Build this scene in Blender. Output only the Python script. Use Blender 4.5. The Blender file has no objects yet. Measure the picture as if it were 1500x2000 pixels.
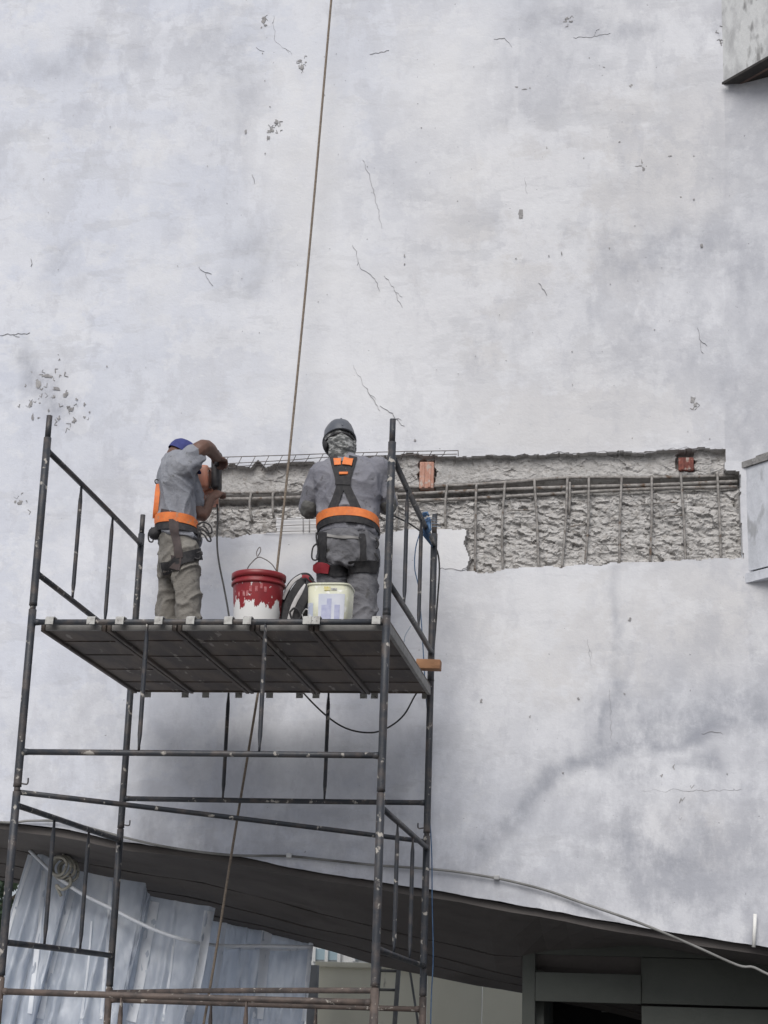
import bpy, bmesh, math, random
import numpy as np
from mathutils import Vector, Matrix
from mathutils.bvhtree import BVHTree
random.seed(7)
S = bpy.context.scene
COL = S.collection

# ------------------------------------------------------------------ camera
EYE = 1.72                                   # eye height above the ground
CAM = np.array([3.4315, -9.4973, EYE])
YAW, PITCH, ROLL, FPX = -0.1530, 0.2796, 0.0328, 3542.5
def _axes():
    cy, sy, cp, sp = math.cos(YAW), math.sin(YAW), math.cos(PITCH), math.sin(PITCH)
    f = np.array([sy*cp, cy*cp, sp]); r = np.array([cy, -sy, 0.0]); u = np.cross(r, f)
    return math.cos(ROLL)*r + math.sin(ROLL)*u, -math.sin(ROLL)*r + math.cos(ROLL)*u, f
AR, AU, AF = _axes()
def at(px, py, Y):
    """point of the place on the upright plane y = Y that the photo shows at pixel px, py"""
    d = AF + AR*(px-750)/FPX - AU*(py-1000)/FPX
    return CAM + d*((Y-CAM[1])/d[1])
def to_px(P):
    d = np.asarray(P, float) - CAM; z = d@AF
    return 750+FPX*(d@AR)/z, 1000-FPX*(d@AU)/z
cam = bpy.data.cameras.new('camera'); co = bpy.data.objects.new('camera', cam); COL.objects.link(co)
cam.sensor_fit = 'HORIZONTAL'; cam.sensor_width = 36; cam.lens = FPX/1500*36; cam.clip_end = 2000
co.matrix_world = Matrix(((AR[0], AU[0], -AF[0], CAM[0]), (AR[1], AU[1], -AF[1], CAM[1]), (AR[2], AU[2], -AF[2], CAM[2]), (0, 0, 0, 1)))
S.camera = co
S.render.resolution_x, S.render.resolution_y = 768, 1024

# ------------------------------------------------------------------ sky, sun, exposure
SUN_EL, SUN_AZ = 44, 186                     # degrees; azimuth clockwise from +y (behind the camera)
w = bpy.data.worlds.new('World'); S.world = w; w.use_nodes = True
wn = w.node_tree.nodes; wl = w.node_tree.links
sky = wn.new('ShaderNodeTexSky'); sky.sky_type = 'NISHITA'; sky.sun_disc = False
sky.sun_elevation = math.radians(SUN_EL); sky.sun_rotation = math.radians(SUN_AZ)
sky.air_density = 1.0; sky.dust_density = 4.0; sky.ozone_density = 1.0
bg = wn['Background']; bg.inputs['Strength'].default_value = 0.075
mixc = wn.new('ShaderNodeMix'); mixc.data_type = 'RGBA'; mixc.inputs[0].default_value = 0.55   # cloud cover greys the blue evenly
wl.new(sky.outputs[0], mixc.inputs[6]); mixc.inputs[7].default_value = (4.9, 5.2, 5.9, 1)
wl.new(mixc.outputs[2], bg.inputs['Color'])
sl = bpy.data.lights.new('sun', 'SUN'); sl.energy = 1.5; sl.angle = math.radians(40); sl.color = (1.0, 0.985, 0.955)
so = bpy.data.objects.new('sun', sl); COL.objects.link(so)
_a, _e = math.radians(SUN_AZ), math.radians(SUN_EL)
sdir = Vector((math.sin(_a)*math.cos(_e), math.cos(_a)*math.cos(_e), math.sin(_e)))
so.rotation_euler = (-sdir).to_track_quat('-Z', 'Y').to_euler(); so.location = (0, -20, 20)
S.view_settings.view_transform = 'Standard'; S.view_settings.look = 'None'
S.view_settings.gamma = 1; S.view_settings.use_curve_mapping = False
S.view_settings.exposure = 0.60
S.render.engine = 'CYCLES'; S.cycles.use_denoising = True
S.cycles.max_bounces = 6; S.cycles.diffuse_bounces = 4

# ------------------------------------------------------------------ noise (numpy)
def _h(*k):
    n = np.zeros_like(k[0], dtype=np.int64)
    for v, m in zip(k, (374761393, 668265263, 1274126177, 974634777)): n = (n + v.astype(np.int64)*m) & 0xffffffff
    n = ((n ^ (n >> 13))*1274126177) & 0xffffffff; n = n ^ (n >> 16)
    return (n & 0xffff)/65535.0
def vn2(x, y, seed=0):
    x = np.asarray(x, float); y = np.asarray(y, float)
    xi, yi = np.floor(x), np.floor(y); fx, fy = x-xi, y-yi
    fx = fx*fx*(3-2*fx); fy = fy*fy*(3-2*fy); s = np.full_like(xi, seed)
    a = _h(xi, yi, s); b = _h(xi+1, yi, s); c = _h(xi, yi+1, s); d = _h(xi+1, yi+1, s)
    return (a*(1-fx)+b*fx)*(1-fy)+(c*(1-fx)+d*fx)*fy
def fb2(x, y, seed=0, oct=4):
    t, a, n = 0, .5, 0
    for o in range(oct):
        t = t + a*vn2(x*2**o+o*17.3, y*2**o-o*9.1, seed+o); n += a; a *= .5
    return t/n
def vn3(p, seed=0):
    p = np.asarray(p, float); i = np.floor(p); f = p-i; f = f*f*(3-2*f); s = np.full(len(p), float(seed)); t = 0
    for dx in (0, 1):
        for dy in (0, 1):
            for dz in (0, 1):
                wgt = (f[:, 0] if dx else 1-f[:, 0])*(f[:, 1] if dy else 1-f[:, 1])*(f[:, 2] if dz else 1-f[:, 2])
                t = t + wgt*_h(i[:, 0]+dx, i[:, 1]+dy, i[:, 2]+dz, s)
    return t

# ------------------------------------------------------------------ materials
def mat(name, c1, c2=None, scale=6, thr=(.4, .65), c3=None, scale3=30, thr3=(.62, .7), rough=.75, rough2=None, metal=0,
        bump=0, bscale=60, stretch=(1, 1, 1), spec=.5, coat=0, transl=0):
    m = bpy.data.materials.new(name); m.use_nodes = True; n = m.node_tree.nodes; l = m.node_tree.links
    b = n['Principled BSDF']; b.inputs['Roughness'].default_value = rough; b.inputs['Metallic'].default_value = metal
    b.inputs['Specular IOR Level'].default_value = spec; b.inputs['Coat Weight'].default_value = coat
    g = n.new('ShaderNodeNewGeometry'); mp = n.new('ShaderNodeMapping'); mp.inputs['Scale'].default_value = stretch
    l.new(g.outputs['Position'], mp.inputs['Vector'])
    def noise(sc, det=5, rg=.6):
        t = n.new('ShaderNodeTexNoise'); t.inputs['Scale'].default_value = sc; t.inputs['Detail'].default_value = det
        t.inputs['Roughness'].default_value = rg; l.new(mp.outputs[0], t.inputs['Vector']); return t.outputs['Fac']
    def ramp(s, lo, hi):
        r = n.new('ShaderNodeMapRange'); r.inputs['From Min'].default_value = lo; r.inputs['From Max'].default_value = hi; l.new(s, r.inputs['Value']); return r.outputs[0]
    def mix(f, a, c):
        x = n.new('ShaderNodeMix'); x.data_type = 'RGBA'; l.new(f, x.inputs[0])
        for k, v in ((6, a), (7, c)):
            if isinstance(v, tuple): x.inputs[k].default_value = (*v, 1)
            else: l.new(v, x.inputs[k])
        return x.outputs[2]
    colr = c1
    if c2: colr = mix(ramp(noise(scale), *thr), c1, c2)
    if c3:
        f3 = ramp(noise(scale3, 3, .5), *thr3); colr = mix(f3, colr, c3)
        if rough2 is not None:
            x = n.new('ShaderNodeMapRange'); x.inputs['To Min'].default_value = rough; x.inputs['To Max'].default_value = rough2; l.new(f3, x.inputs['Value']); l.new(x.outputs[0], b.inputs['Roughness'])
    if isinstance(colr, tuple): b.inputs['Base Color'].default_value = (*colr, 1)
    else: l.new(colr, b.inputs['Base Color'])
    if bump:
        bp = n.new('ShaderNodeBump'); bp.inputs['Strength'].default_value = bump; bp.inputs['Distance'].default_value = .01
        l.new(noise(bscale, 6, .65), bp.inputs['Height']); l.new(bp.outputs[0], b.inputs['Normal'])
    if transl:
        tr = n.new('ShaderNodeBsdfTranslucent'); ms = n.new('ShaderNodeMixShader'); ms.inputs[0].default_value = transl
        if isinstance(colr, tuple): tr.inputs[0].default_value = (*colr, 1)
        else: l.new(colr, tr.inputs[0])
        l.new(b.outputs[0], ms.inputs[1]); l.new(tr.outputs[0], ms.inputs[2]); l.new(ms.outputs[0], n['Material Output'].inputs[0])
    return m

STEEL = mat('painted_scaffold_steel', (.030, .034, .042), (.085, .072, .066), 9, (.48, .66), (.36, .34, .31), 19, (.645, .69), rough=.5, rough2=.9, bump=.25, bscale=90)
RUSTY = mat('rusty_scaffold_steel', (.052, .043, .040), (.125, .095, .080), 10, (.38, .62), (.40, .37, .33), 26, (.64, .68), rough=.65, rough2=.9, bump=.3, bscale=90)
DECK = mat('weathered_deck_sheet', (.066, .055, .050), (.110, .088, .074), 7, (.42, .58), (.24, .22, .20), 22, (.64, .70), rough=.7, bump=.25, bscale=40, stretch=(1, .25, 1))
HOOKM = mat('galvanised_hook', (.42, .42, .40), (.26, .25, .24), 25, (.45, .65), (.09, .08, .075), 60, (.64, .70), rough=.6, bump=.2)
WOOD = mat('raw_wood', (.36, .19, .10), (.25, .13, .07), 18, (.4, .6), rough=.8, bump=.3, stretch=(.3, 1, 1))
REBAR = mat('dusty_rebar', (.20, .188, .178), (.34, .325, .31), 30, (.4, .6), (.13, .09, .065), 18, (.60, .70), rough=.9, bump=.5, bscale=160)
BRICK = mat('terracotta_brick', (.56, .33, .26), (.46, .25, .19), 20, (.4, .6), (.50, .44, .40), 26, (.55, .66), rough=.95, bump=.5, bscale=60)
CABLE = mat('black_rubber_cable', (.022, .022, .024), (.045, .045, .045), 20, rough=.6)
GREYCABLE = mat('grey_cable', (.22, .22, .215), (.12, .12, .115), 3, (.42, .6), rough=.7)
ROPEM = mat('brown_rope', (.26, .215, .17), (.17, .14, .115), 70, (.4, .6), rough=.95, bump=.6, bscale=200)
BEIGE = mat('beige_hoarding', (.66, .63, .50), (.60, .57, .45), 2.0, (.35, .7), (.20, .18, .15), 11, (.70, .76), rough=.7, bump=.1, stretch=(1, 1, .4))
BOOTHM = mat('grey_green_render', (.085, .093, .084), (.068, .075, .068), 2.5, (.35, .7), (.09, .095, .09), 9, (.66, .75), rough=.85, bump=.2)
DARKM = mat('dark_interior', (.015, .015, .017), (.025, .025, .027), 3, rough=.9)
WHITEM = mat('white_paint', (.74, .74, .72), (.62, .62, .60), 6, (.45, .7), rough=.6, bump=.1)
PLASTIC = mat('milky_plastic_sheet', (.64, .69, .77), (.48, .53, .61), 2.2, (.4, .6), (.80, .84, .89), 3.5, (.55, .68), rough=.22, bump=1.0, bscale=16, stretch=(1, 1, .45), transl=.45)
PALEG = mat('pale_bounce_paving', (.50, .49, .47), (.42, .41, .395), .8, (.35, .7), (.24, .235, .22), 3, (.62, .75), rough=.95, bump=.3, bscale=20)
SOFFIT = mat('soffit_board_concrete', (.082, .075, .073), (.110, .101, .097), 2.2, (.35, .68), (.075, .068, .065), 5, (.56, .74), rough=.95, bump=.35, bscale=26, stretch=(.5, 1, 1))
GROUNDM = mat('paving', (.11, .108, .105), (.085, .083, .08), .8, (.35, .7), (.06, .058, .055), 3, (.62, .75), rough=.95, bump=.3, bscale=20)

# ------------------------------------------------------------------ mesh helpers
class MB:
    def __init__(s): s.v = []; s.f = []; s.sm = []
    def add(s, vs, fs, smooth=False):
        o = len(s.v); s.v += [tuple(map(float, q)) for q in vs]; s.f += [tuple(i+o for i in f) for f in fs]
        s.sm += ([smooth]*len(fs) if isinstance(smooth, bool) else list(smooth)); return s
    def box(s, c, size, rot=None, bevel=0):
        hx, hy, hz = [k/2 for k in size]
        if bevel:
            bm = bmesh.new(); bmesh.ops.create_cube(bm, size=1); bmesh.ops.scale(bm, vec=size, verts=bm.verts)
            bmesh.ops.bevel(bm, geom=bm.edges[:], offset=bevel, segments=2, affect='EDGES', profile=.6)
            vs = [v.co.copy() for v in bm.verts]; bm.verts.index_update(); fs = [[v.index for v in f.verts] for f in bm.faces]; bm.free()
        else:
            vs = [Vector((a*hx, b*hy, d*hz)) for a in (-1, 1) for b in (-1, 1) for d in (-1, 1)]
            fs = [(0, 1, 3, 2), (4, 6, 7, 5), (0, 4, 5, 1), (2, 3, 7, 6), (0, 2, 6, 4), (1, 5, 7, 3)]
        if rot is not None: vs = [rot@v for v in vs]
        return s.add([Vector(c)+v for v in vs], fs, bool(bevel))
    def tube(s, path, r, n=10, flat=None, caps=True):
        P = [Vector(p) for p in path]; R = r if isinstance(r, (list, tuple)) else [r]*len(P)
        T = []
        for i in range(len(P)):
            a = P[max(i-1, 0)]; b = P[min(i+1, len(P)-1)]; t = (b-a)
            T.append(t.normalized() if t.length > 1e-9 else Vector((0, 0, 1)))
        ref = Vector((0, 0, 1)) if abs(T[0].z) < .9 else Vector((0, 1, 0))
        U = (ref - T[0]*ref.dot(T[0])).normalized(); vs = []
        for i, p in enumerate(P):
            U = (U - T[i]*U.dot(T[i]))
            U = U.normalized() if U.length > 1e-6 else T[i].orthogonal().normalized()
            W = T[i].cross(U); fl = flat[i] if flat else (1, 1)
            for k in range(n):
                a = 2*math.pi*k/n; vs.append(p + U*(math.cos(a)*R[i]*fl[0]) + W*(math.sin(a)*R[i]*fl[1]))
        fs = []; sm = []
        for i in range(len(P)-1):
            for k in range(n):
                fs.append((i*n+k, i*n+(k+1) % n, (i+1)*n+(k+1) % n, (i+1)*n+k)); sm.append(True)
        if caps:
            fs.append(tuple(range(n-1, -1, -1))); fs.append(tuple((len(P)-1)*n+k for k in range(n))); sm += [False, False]
        return s.add(vs, fs, sm)
    def lathe(s, prof, c=(0, 0, 0), n=28, smooth=True):
        vs = []; fs = []
        for (r, z) in prof:
            for k in range(n):
                a = 2*math.pi*k/n; vs.append((c[0]+r*math.cos(a), c[1]+r*math.sin(a), c[2]+z))
        for i in range(len(prof)-1):
            for k in range(n): fs.append((i*n+k, i*n+(k+1) % n, (i+1)*n+(k+1) % n, (i+1)*n+k))
        return s.add(vs, fs, smooth)
    def prism(s, poly, z0, z1):
        n = len(poly); vs = [(x, y, z0) for x, y in poly]+[(x, y, z1) for x, y in poly]
        fs = [tuple(range(n-1, -1, -1)), tuple(range(n, 2*n))]+[(k, (k+1) % n, n+(k+1) % n, n+k) for k in range(n)]
        return s.add(vs, fs)
    def sheet(s, rows, thick=None, smooth=True):
        """grid of points rows[i][j]; closed into a slab along its normals when thick is set"""
        m, n = len(rows), len(rows[0]); P = [[Vector(q) for q in r] for r in rows]
        fs = [(i*n+j, i*n+j+1, (i+1)*n+j+1, (i+1)*n+j) for i in range(m-1) for j in range(n-1)]
        front = [q for r in P for q in r]
        if not thick: return s.add(front, fs, smooth)
        N = []
        for i in range(m):
            for j in range(n):
                a = P[i][min(j+1, n-1)]-P[i][max(j-1, 0)]; b = P[min(i+1, m-1)][j]-P[max(i-1, 0)][j]; c = a.cross(b)
                N.append(c.normalized() if c.length > 1e-12 else Vector((0, 0, 1)))
        back = [q-k*thick for q, k in zip(front, N)]; o = m*n
        fb = [tuple(o+i for i in reversed(f)) for f in fs]
        ring = [j for j in range(n)]+[i*n+n-1 for i in range(1, m)]+[(m-1)*n+j for j in range(n-2, -1, -1)]+[i*n for i in range(m-2, 0, -1)]
        q = len(ring); rim = [front[k] for k in ring]+[back[k] for k in ring]; o2 = 2*o       # own vertices so that the edge stays crisp
        side = [(o2+k, o2+q+k, o2+q+(k+1) % q, o2+(k+1) % q) for k in range(q)]
        return s.add(front+back+rim, fs+fb+side, [smooth]*(2*len(fs))+[False]*len(side))
    def build(s, name, m, parent=None):
        me = bpy.data.meshes.new(name); me.from_pydata(s.v, [], s.f); me.update()
        me.polygons.foreach_set('use_smooth', s.sm)
        if m is not None: me.materials.append(m)
        return link(name, me, parent)
def link(name, me, parent=None):
    o = bpy.data.objects.new(name, me); COL.objects.link(o)
    if parent is not None: o.parent = parent; o.matrix_parent_inverse = Matrix.Identity(4)
    return o
def tag(o, label, cat, group=None, kind=None):
    if label: o['label'] = label
    if cat: o['category'] = cat
    if group: o['group'] = group
    if kind: o['kind'] = kind
    return o
def thing(name, label, cat, group=None): return tag(link(name, None), label, cat, group)      # parts are meshed in place, the Empty stays at the origin of the place
def part(name, parent): return link(name, None, parent)
def spline(pts, k=6):
    """Catmull-Rom through points"""
    P = [np.array(p, float) for p in pts]; P = [2*P[0]-P[1]]+P+[2*P[-1]-P[-2]]; out = []
    for i in range(1, len(P)-2):
        a, b, c, d = P[i-1:i+3]
        for j in range(k):
            t = j/k; out.append(.5*((2*b)+(-a+c)*t+(2*a-5*b+4*c-d)*t*t+(-a+3*b-3*c+d)*t**3))
    out.append(P[-2]); return out
def cord(name, pts, r, m, parent=None, k=6, n=7): return MB().tube(spline(pts, k), r, n).build(name, m, parent)
# ================================================================== ground
g = MB(); N = 40
rows = [[(-400+800*j/N, -300+800*i/N, 0) for j in range(N+1)] for i in range(N+1)]
tag(g.sheet(rows, None, False).build('ground', GROUNDM), 'grey concrete yard around the building', 'ground', kind='structure')

def pave(x0, x1, y0, y1, z):
    return [[(x0+(x1-x0)*j/12, y0+(y1-y0)*i/12, z) for j in range(13)] for i in range(13)]
tag(MB().sheet(pave(-30, 1.2, -4, 4.9, .006), None, False).build('bounce_slab', PALEG), 'unseen pale concrete slab left of the scaffold, added to bounce light', 'bounce_slab', kind='structure')  # unseen pale slab added to bounce light onto sheets and soffit
tag(MB().sheet(pave(-30, 12, 4.9, 26, .006), None, False).build('bounce_courtyard', PALEG), 'unseen pale concrete yard behind the building, added to bounce light', 'bounce_slab', kind='structure')  # pale floor added out of view, bounces light onto the hoarding

# ================================================================== the concrete building
WY = 2.32                                     # face of the wall
BLD = thing('concrete_building', 'tall weathered pale concrete building with a chiselled horizontal strip', 'building')

def wall_material():
    m = bpy.data.materials.new('weathered_plaster'); m.use_nodes = True; n = m.node_tree.nodes; l = m.node_tree.links
    b = n['Principled BSDF']; b.inputs['Roughness'].default_value = .9; b.inputs['Specular IOR Level'].default_value = .25
    g = n.new('ShaderNodeNewGeometry'); at_ = n.new('ShaderNodeVertexColor'); at_.layer_name = 'wear_shade'; _alpha = at_.outputs[1]
    sep = n.new('ShaderNodeSeparateColor'); l.new(at_.outputs[0], sep.inputs[0])
    def noise(sc, st=(1, 1, 1), det=6, rg=.6, off=0):
        mp = n.new('ShaderNodeMapping'); mp.inputs['Scale'].default_value = st; mp.inputs['Location'].default_value = (off, off, off); l.new(g.outputs['Position'], mp.inputs[0])
        t = n.new('ShaderNodeTexNoise'); t.inputs['Scale'].default_value = sc; t.inputs['Detail'].default_value = det; t.inputs['Roughness'].default_value = rg
        l.new(mp.outputs[0], t.inputs[0]); return t.outputs['Fac']
    def rng(s, a, c, lo=0, hi=1):
        r = n.new('ShaderNodeMapRange'); r.inputs[1].default_value = a; r.inputs[2].default_value = c; r.inputs[3].default_value = lo; r.inputs[4].default_value = hi
        l.new(s, r.inputs[0]); return r.outputs[0]
    def math_(op, a, c):
        x = n.new('ShaderNodeMath'); x.operation = op; x.use_clamp = False
        for k, v in ((0, a), (1, c)):
            if isinstance(v, (int, float)): x.inputs[k].default_value = v
            else: l.new(v, x.inputs[k])
        return x.outputs[0]
    def mix(f, a, c, mode='MIX'):
        x = n.new('ShaderNodeMix'); x.data_type = 'RGBA'; x.blend_type = mode
        if isinstance(f, (int, float)): x.inputs[0].default_value = f
        else: l.new(f, x.inputs[0])
        for k, v in ((6, a), (7, c)):
            if isinstance(v, tuple): x.inputs[k].default_value = (*v, 1)
            else: l.new(v, x.inputs[k])
        return x.outputs[2]
    col = mix(rng(noise(.55, (1, 1, .8)), .36, .64), (.555, .585, .660), (.620, .648, .722))
    col = mix(rng(noise(2.6, (1, 1, .8), off=4), .35, .68), col, mix(.75, col, (.66, .685, .745)))
    col = mix(math_('MULTIPLY', sep.outputs[2], .85), col, mix(rng(noise(1.4, off=9), .35, .65), (.575, .572, .580), (.650, .642, .642)))      # warmer plaster
    # thin repair coats with crisp feathered edges
    for sc, st, off, lo, c_, k_ in ((.7, (1, 1, 1.3), 12, .50, (.71, .725, .765), .55), (1.2, (1.3, 1, .8), 15, .53, (.46, .472, .515), .34), (2.2, (1, 1, 1.2), 18, .54, (.71, .722, .75), .42), (3.6, (.5, 1, 1.6), 25, .56, (.47, .48, .51), .30), (5.5, (1.4, 1, .8), 21, .57, (.44, .45, .50), .20)):
        col = mix(rng(noise(sc, st, 12, .68, off=off), lo, lo+.035, 0, k_), col, c_)
    # trowel marks, mottling, specks
    col = mix(rng(noise(13, (1, 1, .9), 10, .78), .42, .72, 0, .16), col, (.41, .42, .46))
    col = mix(rng(noise(9, (.9, 1, 1), 8, .7, off=8), .55, .75, 0, .35), col, (.70, .71, .74))
    # dirt, grey tone and painted edge shade where the map has them, broken up by noise, plus thin streaks running down
    gr = math_('MULTIPLY', sep.outputs[0], rng(noise(4.2, (1.2, 1, .8), 12, .72, off=2), .40, .58, .05, 1.15))
    col = mix(gr, col, (.36, .372, .415))
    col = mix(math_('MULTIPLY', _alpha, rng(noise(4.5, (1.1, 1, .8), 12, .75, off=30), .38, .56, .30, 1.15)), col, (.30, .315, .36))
    col = mix(rng(noise(7, (1, 1, .10), 6, .6, off=6), .58, .80, 0, .20), col, (.36, .375, .415))
    col = mix(rng(noise(4, (.35, 1, 2.2), 8, .7, off=1), .58, .82, 0, .16), col, (.38, .39, .43))
    col = mix(math_('MULTIPLY', sep.outputs[1], rng(noise(8, (1, 1, .6), 6, .7), .2, .55, .5, 1)), col, (.715, .72, .735))
    col = mix(rng(noise(34, (1, 1, 1), 3, .5, off=3), .735, .765, 0, .75), col, (.20, .20, .22))
    l.new(col, b.inputs['Base Color'])
    bp = n.new('ShaderNodeBump'); bp.inputs['Strength'].default_value = .35; bp.inputs['Distance'].default_value = .012
    l.new(math_('ADD', noise(8, (.8, 1, 1.1), 8, .7), math_('MULTIPLY', noise(60, (1, 1, 1), 4, .6), .25)), bp.inputs['Height']); l.new(bp.outputs[0], b.inputs['Normal'])
    return m
WALLM = wall_material()
CHIP = mat('chiselled_concrete', (.425, .415, .405), (.51, .50, .49), 13, (.40, .60), (.34, .325, .31), 30, (.56, .66), rough=.97, bump=1.0, bscale=70)
MORTAR = mat('smooth_grey_mortar', (.27, .265, .26), (.32, .31, .30), 5, (.4, .65), rough=.95, bump=.3, bscale=40)
CRACKM = mat('cracked_concrete', (.25, .25, .265), (.40, .40, .415), 10, rough=1)
SPALLM = mat('spalled_concrete', (.27, .265, .27), (.38, .375, .375), 20, rough=1, bump=.8, bscale=90)

# lower edge of the wall (photo pixels -> points on the wall)
L0 = [at(x, y, WY) for x, y in ((-300, 1560), (0, 1603), (120, 1618), (233, 1643), (330, 1655), (460, 1671), (580, 1697), (724, 1719), (900, 1748), (1048, 1774), (1235, 1808), (1500, 1851), (1900, 1905))]
LX = [p[0] for p in L0]; LZ = [p[2] for p in L0]
XL, XR, ZT = -2.4, 8.0, 10.4  # left end cut short out of view to let side light in
def zb(x): return np.interp(x, LX+[XR], LZ+[LZ[-1]-.15])

band_px = [(383, 915), (430, 913), (452, 905), (470, 908), (488, 916), (505, 900), (520, 917), (545, 908), (575, 903), (640, 905), (700, 897), (775, 889), (800, 884), (830, 890), (900, 893), (1000, 891), (1060, 888), (1130, 886), (1250, 883), (1330, 879), (1415, 876),
           (1413, 917), (1443, 922), (1450, 1089), (1380, 1091), (1300, 1095), (1210, 1099), (1130, 1104), (1060, 1108), (1000, 1112), (940, 1117), (912, 1110), (916, 1085), (908, 1060), (914, 1034), (862, 1032), (800, 1032), (740, 1043), (660, 1042), (626, 1040), (622, 1012), (540, 1010), (538, 1041), (470, 1046), (383, 1050)]
BP = np.array([at(x, y, WY)[[0, 2]] for x, y in band_px])
groove_px = [(383, 972), (430, 970), (520, 968), (640, 964), (760, 962), (860, 954), (960, 944), (1112, 940), (1250, 938), (1445, 931)]
GV = np.array([at(x, y, WY)[[0, 2]] for x, y in groove_px])
def inside(x, z, poly):
    r = np.zeros(x.shape, bool); n = len(poly)
    for i in range(n):
        x0, z0 = poly[i]; x1, z1 = poly[(i+1) % n]
        if z0 == z1: continue
        c = ((z0 > z) != (z1 > z)) & (x < (x1-x0)*(z-z0)/(z1-z0)+x0); r ^= c
    return r
def facets(x, z, sx, sz, seed, tilt, jump):
    """broken faces: every cell is a small plane of its own tilt and depth"""
    u = x/sx; v = z/sz + .35*u; iu, iv = np.floor(u), np.floor(v); best = np.full(x.shape, 1e9); out = np.zeros(x.shape); sd = np.full(x.shape, float(seed))
    for a in (-1, 0, 1):
        for c in (-1, 0, 1):
            cu, cv = iu+a, iv+c; px = cu+.15+.7*_h(cu, cv, sd); pz = cv+.15+.7*_h(cu, cv, sd+1); du, dv = u-px, v-pz; q = np.abs(du)*.8+np.abs(dv)+.25*np.hypot(du, dv)
            d = (_h(cu, cv, sd+2)-.5)*jump + (_h(cu, cv, sd+3)-.5)*tilt*du*sx + (_h(cu, cv, sd+4)-.35)*1.5*tilt*dv*sz
            m = q < best; best = np.where(m, q, best); out = np.where(m, d, out)
    return out
def relief(x, z):
    """depth of the chiselled strip behind the wall face"""
    zg = np.interp(x, GV[:, 0], GV[:, 1])
    up = z > zg
    n1 = fb2(x*9, z*9, 3, 4); n2 = 1-np.abs(2*fb2(x*13+1.5*z, z*19, 11, 3)-1); n3 = 1-np.abs(2*vn2(x*30+z*22, z*34-x*10, 5)-1)
    n4 = 1-np.abs(2*vn2(x*16+3*vn2(x*5, z*5, 2), z*44, 8)-1)
    rough_up = np.clip(fb2(x*2.4+5, z*3, 21, 2)*2-.55, .18, 1) * np.where(x > 2.2, .75, .45)
    wx_ = x+.02*n1; wz_ = z+.015*n2; fc = facets(wx_, wz_, .085, .055, 3, .8, .020)+facets(wx_, wz_, .036, .026, 9, .9, .010)
    dup = .040 + .022*n1 + rough_up*(.012*n2+.010*n3-.010+fc)
    dlo = .046 + .024*n1 + .012*n2 + .008*n4 - .010 + .68*fc
    d = np.where(up, dup, dlo)
    d = d + .115*np.exp(-((z-zg+.015)/.030)**2)*(0.75+.5*fb2(x*6, z*2, 31, 2)) + .035*np.exp(-((z-zg+.055)/.016)**2)
    return np.maximum(d, .012)
BRK = [(832, 925, 14, 26), (1340, 899, 15, 17)]
BR = [(at(a-h, b, WY)[0], at(a+h, b, WY)[0], at(a, b+k, WY)[2], at(a, b-k, WY)[2]) for a, b, h, k in BRK]

xs = np.concatenate([np.arange(XL, .25, .05), np.arange(.25, 4.12, .008), np.arange(4.12, XR+.05, .05)])
z_lo, z_hi = 4.62, 5.68
nlow = 44; zf = np.arange(z_lo, z_hi, .008); zt = np.linspace(z_hi, ZT, 150)
X = np.tile(xs, (nlow+len(zf)+len(zt), 1))
low = zb(xs)[None, :] + (z_lo-zb(xs))[None, :]*(np.arange(nlow)/nlow)[:, None]
# ragged lower arris
low[0] += .012*(fb2(xs*7, xs*0, 41, 4)-.5)
Z = np.concatenate([low, np.repeat(zf[:, None], len(xs), 1), np.repeat(zt[:, None], len(xs), 1)])
wx = X + .030*(fb2(X*11, Z*11, 51, 4)-.5); wz = Z + .042*(fb2(X*12, Z*12, 61, 4)-.5)
msk = inside(wx, wz, BP)
D = np.where(msk, relief(X, Z), 0.0)
n_br = fb2(X*30, Z*30, 131, 3)
for (x0, x1, z0, z1) in BR: D = np.where(msk & (X+.05*(n_br-.5) > x0-.004) & (X+.05*(n_br-.5) < x1+.004) & (Z > z0-.004) & (Z+.03*(n_br-.5) < z1+.016), np.maximum(D, .115), D)
und = .010*(fb2(X*.9, Z*.9, 71, 3)-.5) + .005*(fb2(X*5, Z*5, 73, 3)-.5)
xb_ = at(1424, 700, WY)[0]; tb_ = np.maximum(0, X-xb_); bend = .45*(np.sqrt(tb_**2+.05**2)-.05)
Yv = WY + D + np.where(msk, 0, und) - np.minimum(bend, .9)
nr, nc = X.shape; idx = np.arange(nr*nc).reshape(nr, nc)
quads = np.stack([idx[:-1, :-1], idx[:-1, 1:], idx[1:, 1:], idx[1:, :-1]], -1).reshape(-1, 4)
mf = msk.reshape(-1); inq = mf[quads].any(1)
P3 = np.stack([X, Yv, Z], -1).reshape(-1, 3)
def np_mesh(name, P, Q, m, smooth, parent):
    used = np.unique(Q); remap = np.full(len(P), -1); remap[used] = np.arange(len(used)); q = remap[Q]
    me = bpy.data.meshes.new(name); me.vertices.add(len(used)); me.vertices.foreach_set('co', P[used].astype(np.float32).ravel())
    k = q.shape[1]; me.loops.add(q.size); me.loops.foreach_set('vertex_index', q.astype(np.int32).ravel())
    me.polygons.add(len(q)); me.polygons.foreach_set('loop_start', np.arange(0, q.size, k, dtype=np.int32))
    me.update(calc_edges=True); me.polygons.foreach_set('use_smooth', np.full(len(q), smooth)); me.materials.append(m); me.validate()
    return link(name, me, parent), used
wall, used = np_mesh('wall', P3, quads[~inq], WALLM, True, BLD)
chip, _ = np_mesh('chiselled_strip', P3, quads[inq], CHIP, False, BLD)

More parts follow.
